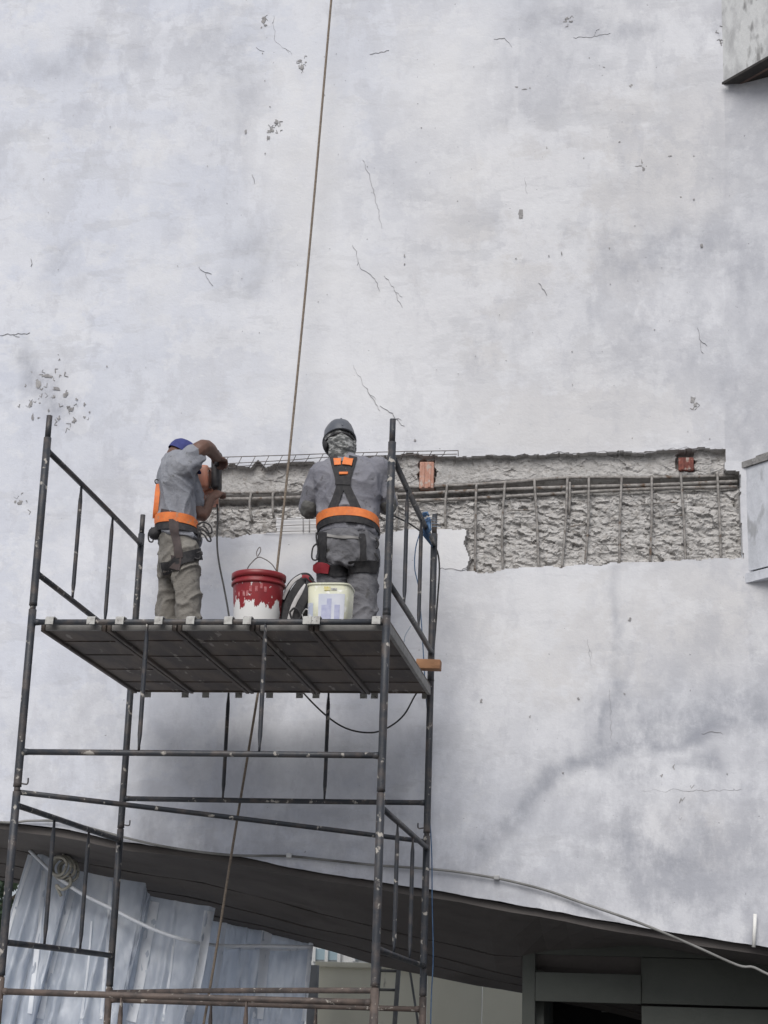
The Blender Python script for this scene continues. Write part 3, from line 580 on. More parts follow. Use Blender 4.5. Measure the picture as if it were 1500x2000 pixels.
# ------------------------------------------------------------------ deck panels laid on the front and back frames
edges = [.035, .418, .822, 1.262, 1.592, 2.012]
dlab = ('leftmost dark deck panel of the scaffold platform', 'second dark deck panel from the left on the platform', 'middle dark deck panel of the platform, under the red bucket', 'second dark deck panel from the right on the platform, under the white pail', 'rightmost dark deck panel of the platform, with a pale side edge')
hooks = [((97, 178), .035), ((234, 310), 0), ((372, 446), 0), ((483, 600), 0), ((617, 735), 0)]
DZ1, DZ0 = FT+.024, FT-.040
EDGEM = mat('galvanised_edge', (.24, .235, .225), (.17, .165, .16), 12, (.4, .65), rough=.65, bump=.2)
for i in range(5):
    x0, x1 = edges[i]+.004, edges[i+1]-.004
    dp = thing('deck_panel', dlab[i], 'deck panel', 'deck panels of the scaffold platform')
    MB().box(((x0+x1)/2, 1.0, DZ1-.004), (x1-x0, 1.90, .008)).build('sheet', DECK, dp)
    MB().box(((x0+x1)/2, 1.0, DZ0+.018), (x1-x0-.05, 1.86, .006)).build('underside', DECK, dp)
    for x in (x0+.011, x1-.011): MB().box((x, 1.0, (DZ0+DZ1)/2-.005), (.022, 1.90, DZ1-DZ0-.008), None, .003).build('side_rail', EDGEM if (i == 4 and x > 1.9) else DECK, dp)
    for y in (.062, 1.935): MB().box(((x0+x1)/2, y, FT-.012), (x1-x0-.05, .018, .045), None, .003).build('end_plate', DECK if y > 1 else EDGEM, dp)
    for k in range(4): MB().box(((x0+x1)/2, .38+.41*k+random.uniform(-.02, .02), DZ0+.013), (x1-x0-.06, .012, .006)).build('rib', DECK, dp)
    for hx in hooks[i][0]:
        x = at(hx, 1217, -.02)[0]; hk = MB(); wd = .046
        prof = [(.07, FT+.016), (.03, FT+.030), (-.012, FT+.030), (-.030, FT+.020), (-.034, FT-.018)]
        hk.sheet([[(x-wd/2, y, z) for y, z in prof], [(x+wd/2, y, z) for y, z in prof]], .006, False)
        hk.build('hook', HOOKM, dp)
        xb = x+random.uniform(-.02, .02); yb = W2
        prof = [(yb-.07, FT+.016), (yb-.03, FT+.030), (yb+.012, FT+.030), (yb+.030, FT+.020), (yb+.034, FT-.052)]
        hk = MB(); hk.sheet([[(xb-wd/2, y, z) for y, z in reversed(prof)], [(xb+wd/2, y, z) for y, z in reversed(prof)]], .006, False); hk.build('hook', HOOKM, dp)
DECKZ = DZ1
# ------------------------------------------------------------------ timber block jammed beside the far right post
c = at(836, 1299, 1.86); MB().box((c[0]+.005, 1.86, c[2]), (.155, .09, .062), Matrix.Rotation(.03, 3, 'Y'), .004).build('timber_block', WOOD)
tag(bpy.data.objects['timber_block'], 'short brown timber block beside the far right scaffold post', 'wood block')

# ================================================================== rope, cables, cords
q = [at(648, -160, 2.12), at(647, 0, 2.12), at(598, 555, 2.12), at(541, 1112, 2.11), at(502, 1365, 2.10), at(455, 1650, 2.08), at(405, 1960, 2.08), at(330, 2360, 2.08), at(322, 2405, 2.08)]
q[0] = q[1]+(q[1]-q[2])*1.5
tag(cord('hanging_rope', q, .0085, ROPEM, None, 5, 8), 'long brown rope hanging down in front of the wall behind the scaffold', 'rope')
cb = [(0, 1606), (60, 1603), (130, 1606), (233, 1633), (330, 1655), (450, 1670), (560, 1672), (640, 1680), (735, 1690), (860, 1699), (968, 1715), (1060, 1737), (1130, 1761), (1250, 1803), (1350, 1845), (1440, 1885), (1470, 1889), (1500, 1903), (1620, 1960)]
q = [at(x, y, WY-.03 if x < 1150 else WY-.08) for x, y in cb]; q.insert(0, at(-200, 1590, WY-.03))
wc = thing('wall_cable', 'thin grey cable sagging along the lower edge of the concrete wall', 'cable')
cord('cable', q, .0085, GREYCABLE, wc, 5, 7)
for x, y in ((565, 1671), (970, 1714)): cc = at(x, y, WY-.03); MB().box((cc[0], WY-.025, cc[2]), (.035, .05, .03), None, .006).build('clip', BEAMM, wc)
pp = at(1475, 1785, WY-.06); pq = at(1472, 1850, WY-.06); pr = at(1471, 1905, WY-.06)
tag(MB().tube([pp, (pp+pq)/2, pq], .0115, 12).build('drain_pipe', WHITEM), 'short white pipe standing out of the wall edge at the far right', 'pipe')

q = [at(735, 996, 1.75), at(770, 1008, 1.9), at(808, 1028, 2.0), at(845, 1060, 2.03), at(858, 1100, 2.04), at(854, 1180, 2.04), at(848, 1260, 2.05), at(842, 1330, 2.06), at(815, 1352, 2.1), at(790, 1395, 2.12), at(760, 1420, 2.12), at(725, 1431, 2.12), at(680, 1424, 2.12), at(640, 1400, 2.12), at(595, 1356, 2.1), at(570, 1320, 2.06)]
tag(cord('power_cable', q, .0058, CABLE, None, 6, 7), 'black cable from the helmeted worker looping down under the platform', 'cable')
BLUE = mat('blue_nylon', (.035, .085, .18), (.07, .14, .25), 30, rough=.6)
BLUEP = mat('pale_blue_cord', (.20, .27, .36), (.30, .36, .42), 30, rough=.6)
q = [at(822, 1035, 2.0), at(812, 1070, 1.98), at(810, 1110, 1.98), at(818, 1150, 2.0), at(824, 1230, 2.02), at(830, 1330, 2.04), at(838, 1450, 2.05), at(836, 1540, 2.05), at(843, 1660, 2.05), at(844, 1760, 2.05), at(846, 1870, 2.05), at(842, 1960, 2.05), at(840, 2100, 2.05)]
tag(cord('blue_cord', q, .0040, BLUE, None, 6, 6), 'thin blue cord running down beside the far right scaffold post', 'cord')
# blue rag of film tied round the sloping guard rail
kn = at(826, 1022, 1.55); kn[0] = 2.0
o = MB()
for k in range(9):
    a = k*.7; o.tube([Vector(kn)+Vector((.024*math.cos(a+s*2.1), -.05+.012*k+s*.02, .027*math.sin(a+s*2.1)+.035-.008*k)) for s in (0, .5, 1, 1.5, 2, 2.5, 3)], [.006, .009, .008, .010, .008, .009, .005], 6)
for k in range(4): o.tube([Vector(kn)+Vector((.02-.012*k, -.02+.02*k, 0)), Vector(kn)+Vector((.032-.02*k, -.025+.02*k, -.05)), Vector(kn)+Vector((.012+.01*k, -.02+.022*k, -.085-.02*k))], [.010, .011, .003], 6)
tag(o.build('film_tie', BLUE), 'knotted blue plastic film tied round the right guard rail', 'tie')
ob = thing('wire_loop', 'loose pale thin wires sticking out past the right guard rail', 'wire')
for k in range(4): cord('wire', [at(826, 1016+4*k, 1.6), at(838+5*k, 1010+6*k, 1.75), at(852+3*k, 1014+5*k, 1.85)], .0022, BLUEP, ob, 4, 5)
cord('wire', [at(803, 1222, 1.95), at(792, 1240, 1.95), at(789, 1254, 1.95)], .003, BLUEP, ob, 4, 5)

# ================================================================== behind the soffit
# milky plastic sheets hung under the boards
def tarp(name, tops, bots, Y0, Y1, label, folds, seed, amp=.05):
    """sheet between two pixel lines; upper edge at depth Y0, carried on down to the ground at depth Y1"""
    n = 120; rows = []; T = [at(*p, Y0) for p in tops]; B = [at(*p, Y1) for p in bots]
    def ip(L, t):
        q = t*(len(L)-1); i = min(int(q), len(L)-2); return L[i]*(1-q+i)+L[i+1]*(q-i)
    m = 46
    for i in range(m+1):
        r = []
        for j in range(n+1):
            t = j/n; a = ip(T, t); b = ip(B, t); e = (a[2]-.03)/(a[2]-b[2]); s = i/m*e; p = a+(b-a)*s
            f = 0
            for c0, wd, h in folds: f += h*math.exp(-((t-c0)/wd)**2)
            f += .35*math.sin(t*31+seed+.8*math.sin(s*3)) + .8*(fb2(np.array(t*9.), np.array(s*2.+seed), seed, 3)-.5)
            f += .5*(fb2(np.array(t*22.), np.array(s*9.+seed), seed+5, 3)-.5) + .55*(1-abs(2*float(vn2(np.array(t*30.+4*s), np.array(s*14.-t*9+seed), seed+7))-1))**3 + .5*(1-abs(2*float(vn2(np.array(t*14.-5*s), np.array(s*11.+t*7+seed), seed+8))-1))**4
            p = p + np.array([.25*amp*f, -amp*f*(.55+.6*s), 0]); p[2] = max(p[2], .012+.006*math.sin(t*40)); r.append(tuple(p))
        rows.append(r)
    o = MB().sheet(rows, None, True).build(name, PLASTIC); tag(o, label, 'plastic sheet', 'plastic sheets under the soffit'); return o
TARPS = [tarp('plastic_sheet', ((60, 1650), (100, 1658), (142, 1666), (147, 1700), (215, 1714), (284, 1725), (289, 1750), (350, 1761), (420, 1774)), ((-45, 2000), (15, 2000), (66, 2000), (72, 2000), (150, 2000), (228, 2000), (236, 2000), (310, 2000), (374, 2000)), 3.08, 2.86, 'creased milky plastic sheet hanging at far left, beside the dark trees', ((.08, .02, 1.6), (.16, .010, -1.4), (.30, .014, 2.4), (.42, .010, 1.0), (.52, .012, 1.6), (.74, .014, 2.4), (.86, .01, 1.0), (.97, .02, 1.8)), 3, .055),
         tarp('plastic_sheet', ((405, 1778), (470, 1796), (530, 1812), (612, 1832)), ((358, 2000), (445, 2000), (505, 2000), (594, 2000)), 3.62, 3.48, 'flatter milky plastic sheet hanging left of the beige hoarding', ((.02, .05, -1.2), (.55, .05, 1.4), (.98, .02, 1.0)), 8, .035)]
q = [at(60, 1662, 2.95), at(110, 1710, 2.88), (at(160, 1745, 2.86)), at(215, 1773, 2.84), at(300, 1815, 2.82), at(370, 1838, 2.84), at(430, 1847, 3.2), at(520, 1848, 3.38), at(612, 1850, 3.48)]
tag(cord('support_strap', [p+np.array([0, -.02, 0]) for p in q], .013, mat('white_strap', (.66, .69, .74), (.55, .58, .63), 10, rough=.5), None, 5, 8), 'white strap sagging across the plastic sheets', 'strap')
# coil of pale hose hung from the boards
cl = thing('hose_coil', 'coil of dirty pale hose hanging in front of the plastic sheet', 'hose')
HOSE = mat('dirty_pale_hose', (.40, .39, .34), (.27, .26, .23), 20, rough=.7, bump=.3)
cc = at(124, 1693, 2.86)
for k in range(5):
    R0 = .058+.009*(k % 3); dy = -.05+.025*k
    pts = [(cc[0]+R0*math.cos(a)+.012*k-.02+.004*math.sin(3*a+k), cc[1]+dy, cc[2]+R0*1.08*math.sin(a)-.006*k) for a in np.linspace(0, 2*math.pi, 26)]
    MB().tube(pts, .011, 8).build('loop', HOSE, cl)
cord('tail', [(cc[0]+.05, cc[1], cc[2]-.05), (cc[0]+.07, cc[1]-.03, cc[2]-.12), (cc[0]+.02, cc[1]-.05, cc[2]-.16), (cc[0]-.03, cc[1]-.03, cc[2]-.13), (cc[0]+.0, cc[1], cc[2]-.2)], .011, HOSE, cl)
cord('tie', [(cc[0]-.005, cc[1], cc[2]+.06), (cc[0]-.01, cc[1], cc[2]+.12), (cc[0]-.01, cc[1]+.02, cc[2]+.2)], .008, HOSE, cl)

# beige hoarding
HY = 8.2
hd = thing('hoarding', 'plain beige site hoarding wall under the soffit', 'hoarding')
hz = at(700, 1888, HY)[2]; hx0 = at(622, 1900, HY)[0]; hx1 = at(1160, 1930, HY)[0]; k = 5
for i in range(k):
    a = hx0+(hx1-hx0)*i/k; b = hx0+(hx1-hx0)*(i+1)/k; MB().box(((a+b)/2, HY+.02, hz/2), (b-a-.006, .04, hz-.02), None, .003).build('panel', BEIGE, hd)
MB().box(((hx0+hx1)/2, HY+.015, hz+.015), (hx1-hx0+.06, .09, .045), None, .004).build('top_rail', BEIGE, hd)
px0 = at(611, 1940, 7.9)
tag(MB().box((px0[0], 7.9, px0[2]+.0), (.09, .09, 2*px0[2]), None, .006).build('grey_post', mat('grey_post_paint', (.20, .20, .195), (.15, .15, .15), 6, rough=.8)), 'grey upright post at the left end of the beige hoarding', 'post')
for o_ in (bpy.data.objects['grey_post'],):
    zz = at(611, 1885, 7.9)[2]; me = o_.data
    for v in me.vertices: v.co.z = zz if v.co.z > 1 else 0
# pale site cabin behind the hoarding
cz = at(640, 1846, 11.0)[2]; cx0 = at(560, 1860, 11.0)[0]; cx1 = at(800, 1860, 11.0)[0]
cab = thing('site_cabin', 'white site cabin with pale windows showing above the hoarding', 'cabin')
MB().box(((cx0+cx1)/2, 12.3, cz/2), (cx1-cx0, 2.4, cz), None, .02).build('cabin_body', WHITEM, cab)
GLASS = mat('pale_window_glass', (.45, .56, .60), (.36, .47, .52), 2, rough=.15)
for u0, u1 in ((612, 660), (690, 740)):
    a = at(u0, 1852, 11.0); b = at(u1, 1875, 11.0); wv = MB().box(((a[0]+b[0])/2, 11.095, (a[2]+b[2])/2), (b[0]-a[0], .03, a[2]-b[2])).build('window', GLASS, cab)
    for xx in (a[0], (a[0]+b[0])/2, b[0]): MB().box((xx, 11.07, (a[2]+b[2])/2), (.035, .05, a[2]-b[2]+.04)).build('frame', WHITEM, wv)
# ladder against the hoarding
ld = thing('ladder', 'thin dark ladder leaning on the beige hoarding between the scaffold posts', 'ladder')
la = at(742, 1872, 7.4); lb = at(780, 1872, 7.4)
for p in (la, lb): MB().tube([(p[0]-.05, 7.0, 0), (p[0], 7.4, p[2]), ], .022, 8).build('stile', mat('ladder_steel', (.10, .10, .095), (.15, .14, .12), 12, rough=.7), ld)
zr = .25
while zr < la[2]-.03:
    t = zr/la[2]; MB().tube([(la[0]-.05*(1-t), 7.0+.4*t, zr), (lb[0]-.05*(1-t), 7.0+.4*t, zr)], .013, 8).build('rung', bpy.data.materials['ladder_steel'], ld); zr += .168
tag(cord('hanging_cable', [at(798, 1880, 7.6), at(802, 1905, 7.6), at(812, 1970, 7.6), at(817, 2010, 7.6), at(822, 2100, 7.6)], .012, GREYCABLE, None, 5, 6), 'thin cable hanging in front of the beige hoarding', 'cable')
# grey-green booth on the right under the soffit
BY = 3.02
bt = thing('grey_booth', 'grey-green rendered booth with a dark doorway under the soffit', 'booth')
bx = [at(u, 1930, BY)[0] for u in (1020, 1045, 1252, 1620)]; bz = [at(1150, v, BY)[2] for v in (1858, 1866, 1901, 1958)]
ztop = LNZ[4].max()+.6
def pan(name, x0, x1, z0, z1, dy=0, th=.16, m=BOOTHM): return MB().box(((x0+x1)/2, BY+th/2+dy, (z0+z1)/2), (x1-x0, th, z1-z0), None, .004).build(name, m, bt)
pan('jamb', bx[0], bx[1], 0, bz[1]+.5); pan('lintel', bx[1]+.002, bx[2], bz[3], bz[2]); pan('header', bx[1]+.002, bx[3], bz[1], bz[1]+.5, .01)
pan('upper_panel', bx[2]+.002, bx[3], bz[3]+.004, bz[1]-.004, .012); pan('door_panel', bx[2]+.002, bx[3], 0, bz[3]-.012, -.01)
MB().box((bx[0]+.07, BY+.75, 1.12), (.13, 1.16, 2.24), None, .004).build('side_wall', BOOTHM, bt)
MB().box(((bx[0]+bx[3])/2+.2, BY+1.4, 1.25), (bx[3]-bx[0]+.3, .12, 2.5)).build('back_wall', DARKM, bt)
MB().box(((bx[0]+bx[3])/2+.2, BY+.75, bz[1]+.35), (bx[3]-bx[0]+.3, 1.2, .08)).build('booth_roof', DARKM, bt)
la_ = at(1175, 1974, BY+.9); lb_ = at(1252, 1974, BY+.9); MB().box(((la_[0]+lb_[0])/2, BY+.9, la_[2]), (lb_[0]-la_[0], .05, .02)).build('shelf_edge', GREYCABLE, bt)
a = at(1060, 1880, BY+.25); MB().box((a[0]+.05, BY+.3, a[2]+.0), (.16, .2, .09), None, .01).build('vent_box', DARKM, bt)

# dark trees at the far left
LEAF = mat('dark_leaves', (.022, .040, .020), (.045, .075, .034), 3, (.35, .65), rough=.6)
BARK = mat('bark', (.10, .085, .07), (.06, .05, .045), 8, rough=.95, bump=.5)
def tree(label, x, y, h, rad, seed):
    rg = random.Random(seed); t = thing('tree', label, 'tree', 'dark trees beyond the plastic sheet')
    MB().tube([(x, y, 0), (x+.05, y, h*.3), (x-.04, y+.05, h*.6), (x, y, h*.85)], [.13, .11, .08, .03], 10).build('trunk', BARK, t)
    for k in range(5):
        a = rg.uniform(0, 6.28); z = h*rg.uniform(.35, .7); MB().tube([(x, y, z), (x+rad*.4*math.cos(a), y+rad*.4*math.sin(a), z+.4), (x+rad*.75*math.cos(a), y+rad*.75*math.sin(a), z+.7)], [.05, .035, .012], 7).build('limb', BARK, t)
    o = MB(); cl_ = [(x+rad*.75*rg.gauss(0, .5), y+rad*.75*rg.gauss(0, .5), h*.55+h*.25*rg.gauss(0, .8), rg.uniform(.3, .55)) for _ in range(80)]
    for cx_, cy_, cz_, cr in cl_:
        for _ in range(85):
            v = Vector((rg.gauss(0, 1), rg.gauss(0, 1), rg.gauss(0, 1))).normalized()*cr*rg.uniform(.5, 1); p = Vector((cx_, cy_, cz_))+v
            if p.z < .3: continue
            u_ = Vector((rg.gauss(0, 1), rg.gauss(0, 1), rg.gauss(0, 1))).normalized(); w_ = u_.orthogonal().normalized(); L = rg.uniform(.05, .09)
            o.add([p-u_*L, p+w_*L*.45, p+u_*L, p-w_*L*.45], [(0, 1, 2, 3)])
    o.build('crown', LEAF, t)
p1 = at(10, 1700, 10.5); p2 = at(45, 1720, 12.5)
tree('dark leafy tree at the left edge under the soffit', p1[0]-.4, 10.5, 5.2, 1.35, 5)
tree('dark leafy tree further back behind the plastic sheet', p2[0]-1.3, 13.5, 6.2, 2.0, 9)
# ================================================================== things on the deck
def sqr(a, e=5.0): return 1/(abs(math.cos(a))**e+abs(math.sin(a))**e)**(1/e)
def patch_on_lathe(c, prof_r, z0, z1, a0, a1, off, n=10, m_=6, sq=False):
    rows = []
    for i in range(m_+1):
        z = z0+(z1-z0)*i/m_; r = prof_r(z)+off; A_ = [a0+(a1-a0)*j/n for j in range(n+1)]; rows.append([(c[0]+r*(sqr(a) if sq else 1)*math.cos(a), c[1]+r*(sqr(a) if sq else 1)*math.sin(a), c[2]+z) for a in A_])
    return rows
def splash_mat(name, base, base2, z0, paint=(.74, .74, .73), amp=.42):
    m = mat(name, base, base2, 14, (.4, .65), rough=.45, bump=.1); n = m.node_tree.nodes; l = m.node_tree.links; b = n['Principled BSDF']
    src = b.inputs['Base Color'].links[0].from_socket; g = n.new('ShaderNodeNewGeometry'); sp = n.new('ShaderNodeSeparateXYZ'); l.new(g.outputs['Position'], sp.inputs[0])
    mp = n.new('ShaderNodeMapping'); mp.inputs['Scale'].default_value = (1, 1, .4); l.new(g.outputs['Position'], mp.inputs[0])
    t = n.new('ShaderNodeTexNoise'); t.inputs['Scale'].default_value = 15; t.inputs['Detail'].default_value = 7; t.inputs['Roughness'].default_value = .65; l.new(mp.outputs[0], t.inputs[0])
    t2 = n.new('ShaderNodeTexNoise'); t2.inputs['Scale'].default_value = 45; t2.inputs['Detail'].default_value = 3; l.new(g.outputs['Position'], t2.inputs[0])
    a = n.new('ShaderNodeMath'); a.operation = 'MULTIPLY_ADD'; l.new(t.outputs[0], a.inputs[0]); a.inputs[1].default_value = amp; a.inputs[2].default_value = z0-amp*.5
    d = n.new('ShaderNodeMath'); d.operation = 'SUBTRACT'; l.new(a.outputs[0], d.inputs[0]); l.new(sp.outputs[2], d.inputs[1])
    r = n.new('ShaderNodeMapRange'); r.inputs[1].default_value = 0; r.inputs[2].default_value = .004; l.new(d.outputs[0], r.inputs[0])
    r2 = n.new('ShaderNodeMapRange'); r2.inputs[1].default_value = .66; r2.inputs[2].default_value = .69; r2.inputs[4].default_value = .8; l.new(t2.outputs[0], r2.inputs[0])
    mx = n.new('ShaderNodeMath'); mx.operation = 'MAXIMUM'; l.new(r.outputs[0], mx.inputs[0]); l.new(r2.outputs[0], mx.inputs[1])
    x = n.new('ShaderNodeMix'); x.data_type = 'RGBA'; l.new(mx.outputs[0], x.inputs[0]); l.new(src, x.inputs[6]); x.inputs[7].default_value = (*paint, 1); l.new(x.outputs[2], b.inputs['Base Color'])
    return m
c = at(502, 1200, .28); c = np.array([c[0], .28, DECKZ+.001]); RH = at(502, 1113, .13)[2]-DECKZ
RED = splash_mat('red_paint_bucket', (.26, .016, .022), (.20, .014, .02), DECKZ+.125)
REDR = mat('red_plastic_rim', (.22, .014, .019), (.18, .012, .016), 12, rough=.4)
bk = thing('paint_bucket', 'red plastic bucket splashed with white paint on the scaffold deck', 'bucket')
rr = lambda z: .128+.020*z/RH
MB().lathe([(0, 0), (.126, 0), (rr(.01), .008), (rr(RH-.08), RH-.08), (rr(RH), RH-.002), (rr(RH)-.004, RH-.002), (rr(.02)-.004, .012), (0, .012)], c, 40).build('bucket_body', RED, bk)
for z, h, o in ((RH-.030, .036, .008), (RH-.066, .020, .010)):
    r = rr(z+h/2); MB().lathe([(r+.0015, z), (r+o, z+.004), (r+o, z+h-.004), (r+.0015, z+h), (r+.0015, z)], c, 40).build('rim', REDR, bk)
hw = [at(482, 1114, .28), at(488, 1103, .27), at(503, 1089, .26), at(515, 1091, .26), at(530, 1101, .27), at(540, 1115, .28)]
hd_ = cord('bail', hw, .0034, WIRE, bk, 6, 6)
cord('twist', [at(503, 1089, .26), at(501, 1080, .26), at(504, 1072, .26), at(508, 1069, .26), at(509, 1076, .26), at(504, 1086, .26)], .0028, WIRE, bk, 5, 6)
for k in range(7):
    a0 = math.radians(-128+k*11+random.uniform(-3, 3)); z = RH*random.choice((.52, .60, .66)); MB().sheet(patch_on_lathe(c, rr, z, z+.03, a0, a0+.10, .0022, 4, 3), .001).build('faded_print', mat('faded_print_%d' % k, (.45, .20, .20), (.36, .06, .07), 60, (.4, .6), rough=.6), bk)

c2 = at(645, 1200, .24); c2 = np.array([c2[0], .24, DECKZ+.001]); PH = at(645, 1139, .13)[2]-DECKZ
PAIL = mat('cloudy_pail_plastic', (.60, .60, .46), (.53, .54, .44), 9, (.4, .65), (.70, .70, .66), 25, (.6, .68), rough=.4)
pl_ = thing('plastic_pail', 'pale translucent plastic pail with a faded blue label on the scaffold deck', 'pail')
r2_ = lambda z: .114+.006*z/PH
def sqlathe(prof, c, n=48):
    o = MB(); o.lathe(prof, (0, 0, 0), n); o.v = [(c[0]+x*sqr(math.atan2(y, x)), c[1]+y*sqr(math.atan2(y, x)), c[2]+z) for x, y, z in o.v]; return o
sqlathe([(0, 0), (.110, 0), (r2_(.01), .008), (r2_(PH), PH-.002), (r2_(PH)-.004, PH-.002), (r2_(.02)-.004, .012), (0, .012)], c2).build('pail_body', PAIL, pl_)
sqlathe([(r2_(PH-.012)+.001, PH-.014), (r2_(PH)+.005, PH-.010), (r2_(PH)+.005, PH-.002), (r2_(PH)+.001, PH), (r2_(PH-.012)+.001, PH-.014)], c2).build('rim', PAIL, pl_)
lab = MB().sheet(patch_on_lathe(c2, r2_, .012, PH*.72, math.radians(-112), math.radians(-48), .0015, sq=True), .001).build('label', mat('pale_label', (.60, .62, .68), (.52, .55, .64), 12, rough=.5), pl_)
for a0, a1, z0, z1 in ((-104, -90, .02, .10), (-90, -78, .02, .135), (-70, -58, .02, .10)):
    MB().sheet(patch_on_lathe(c2, r2_, z0, z1, math.radians(a0), math.radians(a1), .003, sq=True), .001).build('print', mat('blue_print_%d' % (-a0), (.36, .38, .55), (.46, .48, .62), 30, rough=.5), lab)
MB().sheet(patch_on_lathe(c2, r2_, PH*.80, PH*.90, math.radians(-98), math.radians(-82), .003, sq=True), .001).build('yellow_print', mat('yellow_print', (.62, .52, .12), (.6, .58, .4), 60, rough=.5), pl_)
MB().sheet(patch_on_lathe(c2, r2_, PH*.81, PH*.86, math.radians(-80), math.radians(-66), .003, sq=True), .001).build('dark_print', mat('dark_print', (.25, .25, .26), (.5, .5, .48), 80, rough=.5), pl_)
MB().sheet(patch_on_lathe(c2, r2_, .015, PH*.5, math.radians(-142), math.radians(-124), .0015, sq=True), .001).build('side_label', mat('side_label', (.42, .46, .56), (.6, .62, .62), 28, (.45, .55), rough=.5), pl_)

# folded harness webbing between bucket and pail
BLK = mat('black_webbing', (.016, .016, .019), (.035, .034, .036), 40, rough=.75, bump=.3, bscale=250)
WEB = mat('white_webbing', (.50, .49, .49), (.40, .39, .39), 30, rough=.8, bump=.3, bscale=250)
REDW = mat('dark_red_webbing', (.25, .02, .03), (.18, .02, .025), 30, rough=.7)
hb = thing('folded_harness', 'black and white harness webbing folded in an arch between bucket and pail', 'harness')
def band(name, pts, wd, m, parent, Y, dirv=(0, 1, .12)):
    P = spline([at(x, y, Y+dy) for x, y, dy in pts], 7); n = len(P); A = []; B_ = []; dv = np.array(dirv)/np.linalg.norm(dirv)
    for i, p in enumerate(P): A.append(p-dv*wd/2); B_.append(p+dv*wd/2)
    return MB().sheet([A, [(a+b)/2 for a, b in zip(A, B_)], B_], .004, True).build(name, m, parent)
def flatband(name, pts, wd, m, parent, Y):
    """webbing seen face on"""
    P = spline([at(x, y, Y+dy) for x, y, dy in pts], 7); n = len(P); A = []; B_ = []
    for i, p in enumerate(P):
        t = P[min(i+1, n-1)]-P[max(i-1, 0)]; s = np.cross(t, np.array([0, 1., 0])); s /= np.linalg.norm(s); A.append(p-s*wd/2); B_.append(p+s*wd/2)
    return MB().sheet([A, [(a+b)/2+np.array([0, -.003, 0]) for a, b in zip(A, B_)], B_], .004, True).build(name, m, parent)
flatband('strap', ((546, 1218, .02), (554, 1175, .02), (566, 1143, .02), (585, 1126, .03), (600, 1124, .05), (610, 1135, .08)), .030, BLK, hb, .30)
flatband('strap', ((552, 1170, .0), (562, 1150, .0), (575, 1133, .0), (590, 1124, .01)), .020, WEB, hb, .30)
flatband('strap', ((556, 1220, -.03), (563, 1180, -.03), (577, 1152, -.03), (594, 1133, -.02), (606, 1140, 0)), .046, BLK, hb, .30)
flatband('strap', ((562, 1222, -.05), (572, 1185, -.06), (586, 1158, -.06), (598, 1142, -.05)), .024, WEB, hb, .30)
flatband('strap', ((572, 1222, -.07), (584, 1190, -.08), (597, 1162, -.08), (604, 1145, -.06), (606, 1132, -.03)), .046, BLK, hb, .30)
flatband('red_strap', ((590, 1126, -.04), (600, 1126, -.05), (608, 1134, -.05), (616, 1140, -.04)), .018, REDW, hb, .30)
cord('buckle_strap', [at(604, 1128, .24), at(612, 1136, .23), at(621, 1142, .22)], .006, BLK, hb, 5, 6)
cord('buckle', [at(566, 1196, .2), at(574, 1188, .2), at(583, 1192, .2), at(588, 1204, .2), at(580, 1212, .2), at(570, 1208, .2), at(566, 1196, .2)], .006, BLK, hb, 5, 7)
cord('carabiner', [at(590, 1200, .18), at(597, 1190, .18), at(603, 1194, .18), at(602, 1208, .18), at(594, 1212, .18), at(590, 1200, .18)], .004, mat('dull_metal', (.30, .30, .30), rough=.4, metal=.8), hb, 5, 7)

# ================================================================== people
def capsule(mb, path, radii, n=12):
    P = [Vector(p) for p in path]; R_ = list(radii)
    a = (P[0]-P[1]).normalized(); b = (P[-1]-P[-2]).normalized()
    pre = [(P[0]+a*R_[0]*s, R_[0]*math.sqrt(max(0, 1-s*s))) for s in (.995, .8, .45)]; post = [(P[-1]+b*R_[-1]*s, R_[-1]*math.sqrt(max(0, 1-s*s))) for s in (.45, .8, .995)]
    mb.tube([p for p, _ in pre]+P+[p for p, _ in post], [r for _, r in pre]+R_+[r for _, r in post], n)
def limb(mb, pts, radii, k=5):
    """smooth tapered limb through joints"""
    P = spline(pts, k); t = np.linspace(0, len(radii)-1, len(P)); capsule(mb, P, list(np.interp(t, range(len(radii)), radii)))
def ell(mb, c, r, rot=None, n=16):
    vs = []; fs = []; m = 10
    for i in range(m+1):
        ph = math.pi*i/m
        for k in range(n):
            a = 2*math.pi*k/n; v = Vector((r[0]*math.sin(max(ph, .02) if ph < 3 else 3.12)*math.cos(a), r[1]*math.sin(max(ph, .02) if ph < 3 else 3.12)*math.sin(a), r[2]*math.cos(ph)))
            vs.append(Vector(c)+(rot@v if rot is not None else v))
    for i in range(m):
        for k in range(n): fs.append((i*n+k, (i+1)*n+k, (i+1)*n+(k+1) % n, i*n+(k+1) % n))
    fs.append(tuple(range(n))); fs.append(tuple(m*n+k for k in range(n-1, -1, -1))); mb.add(vs, fs, True)
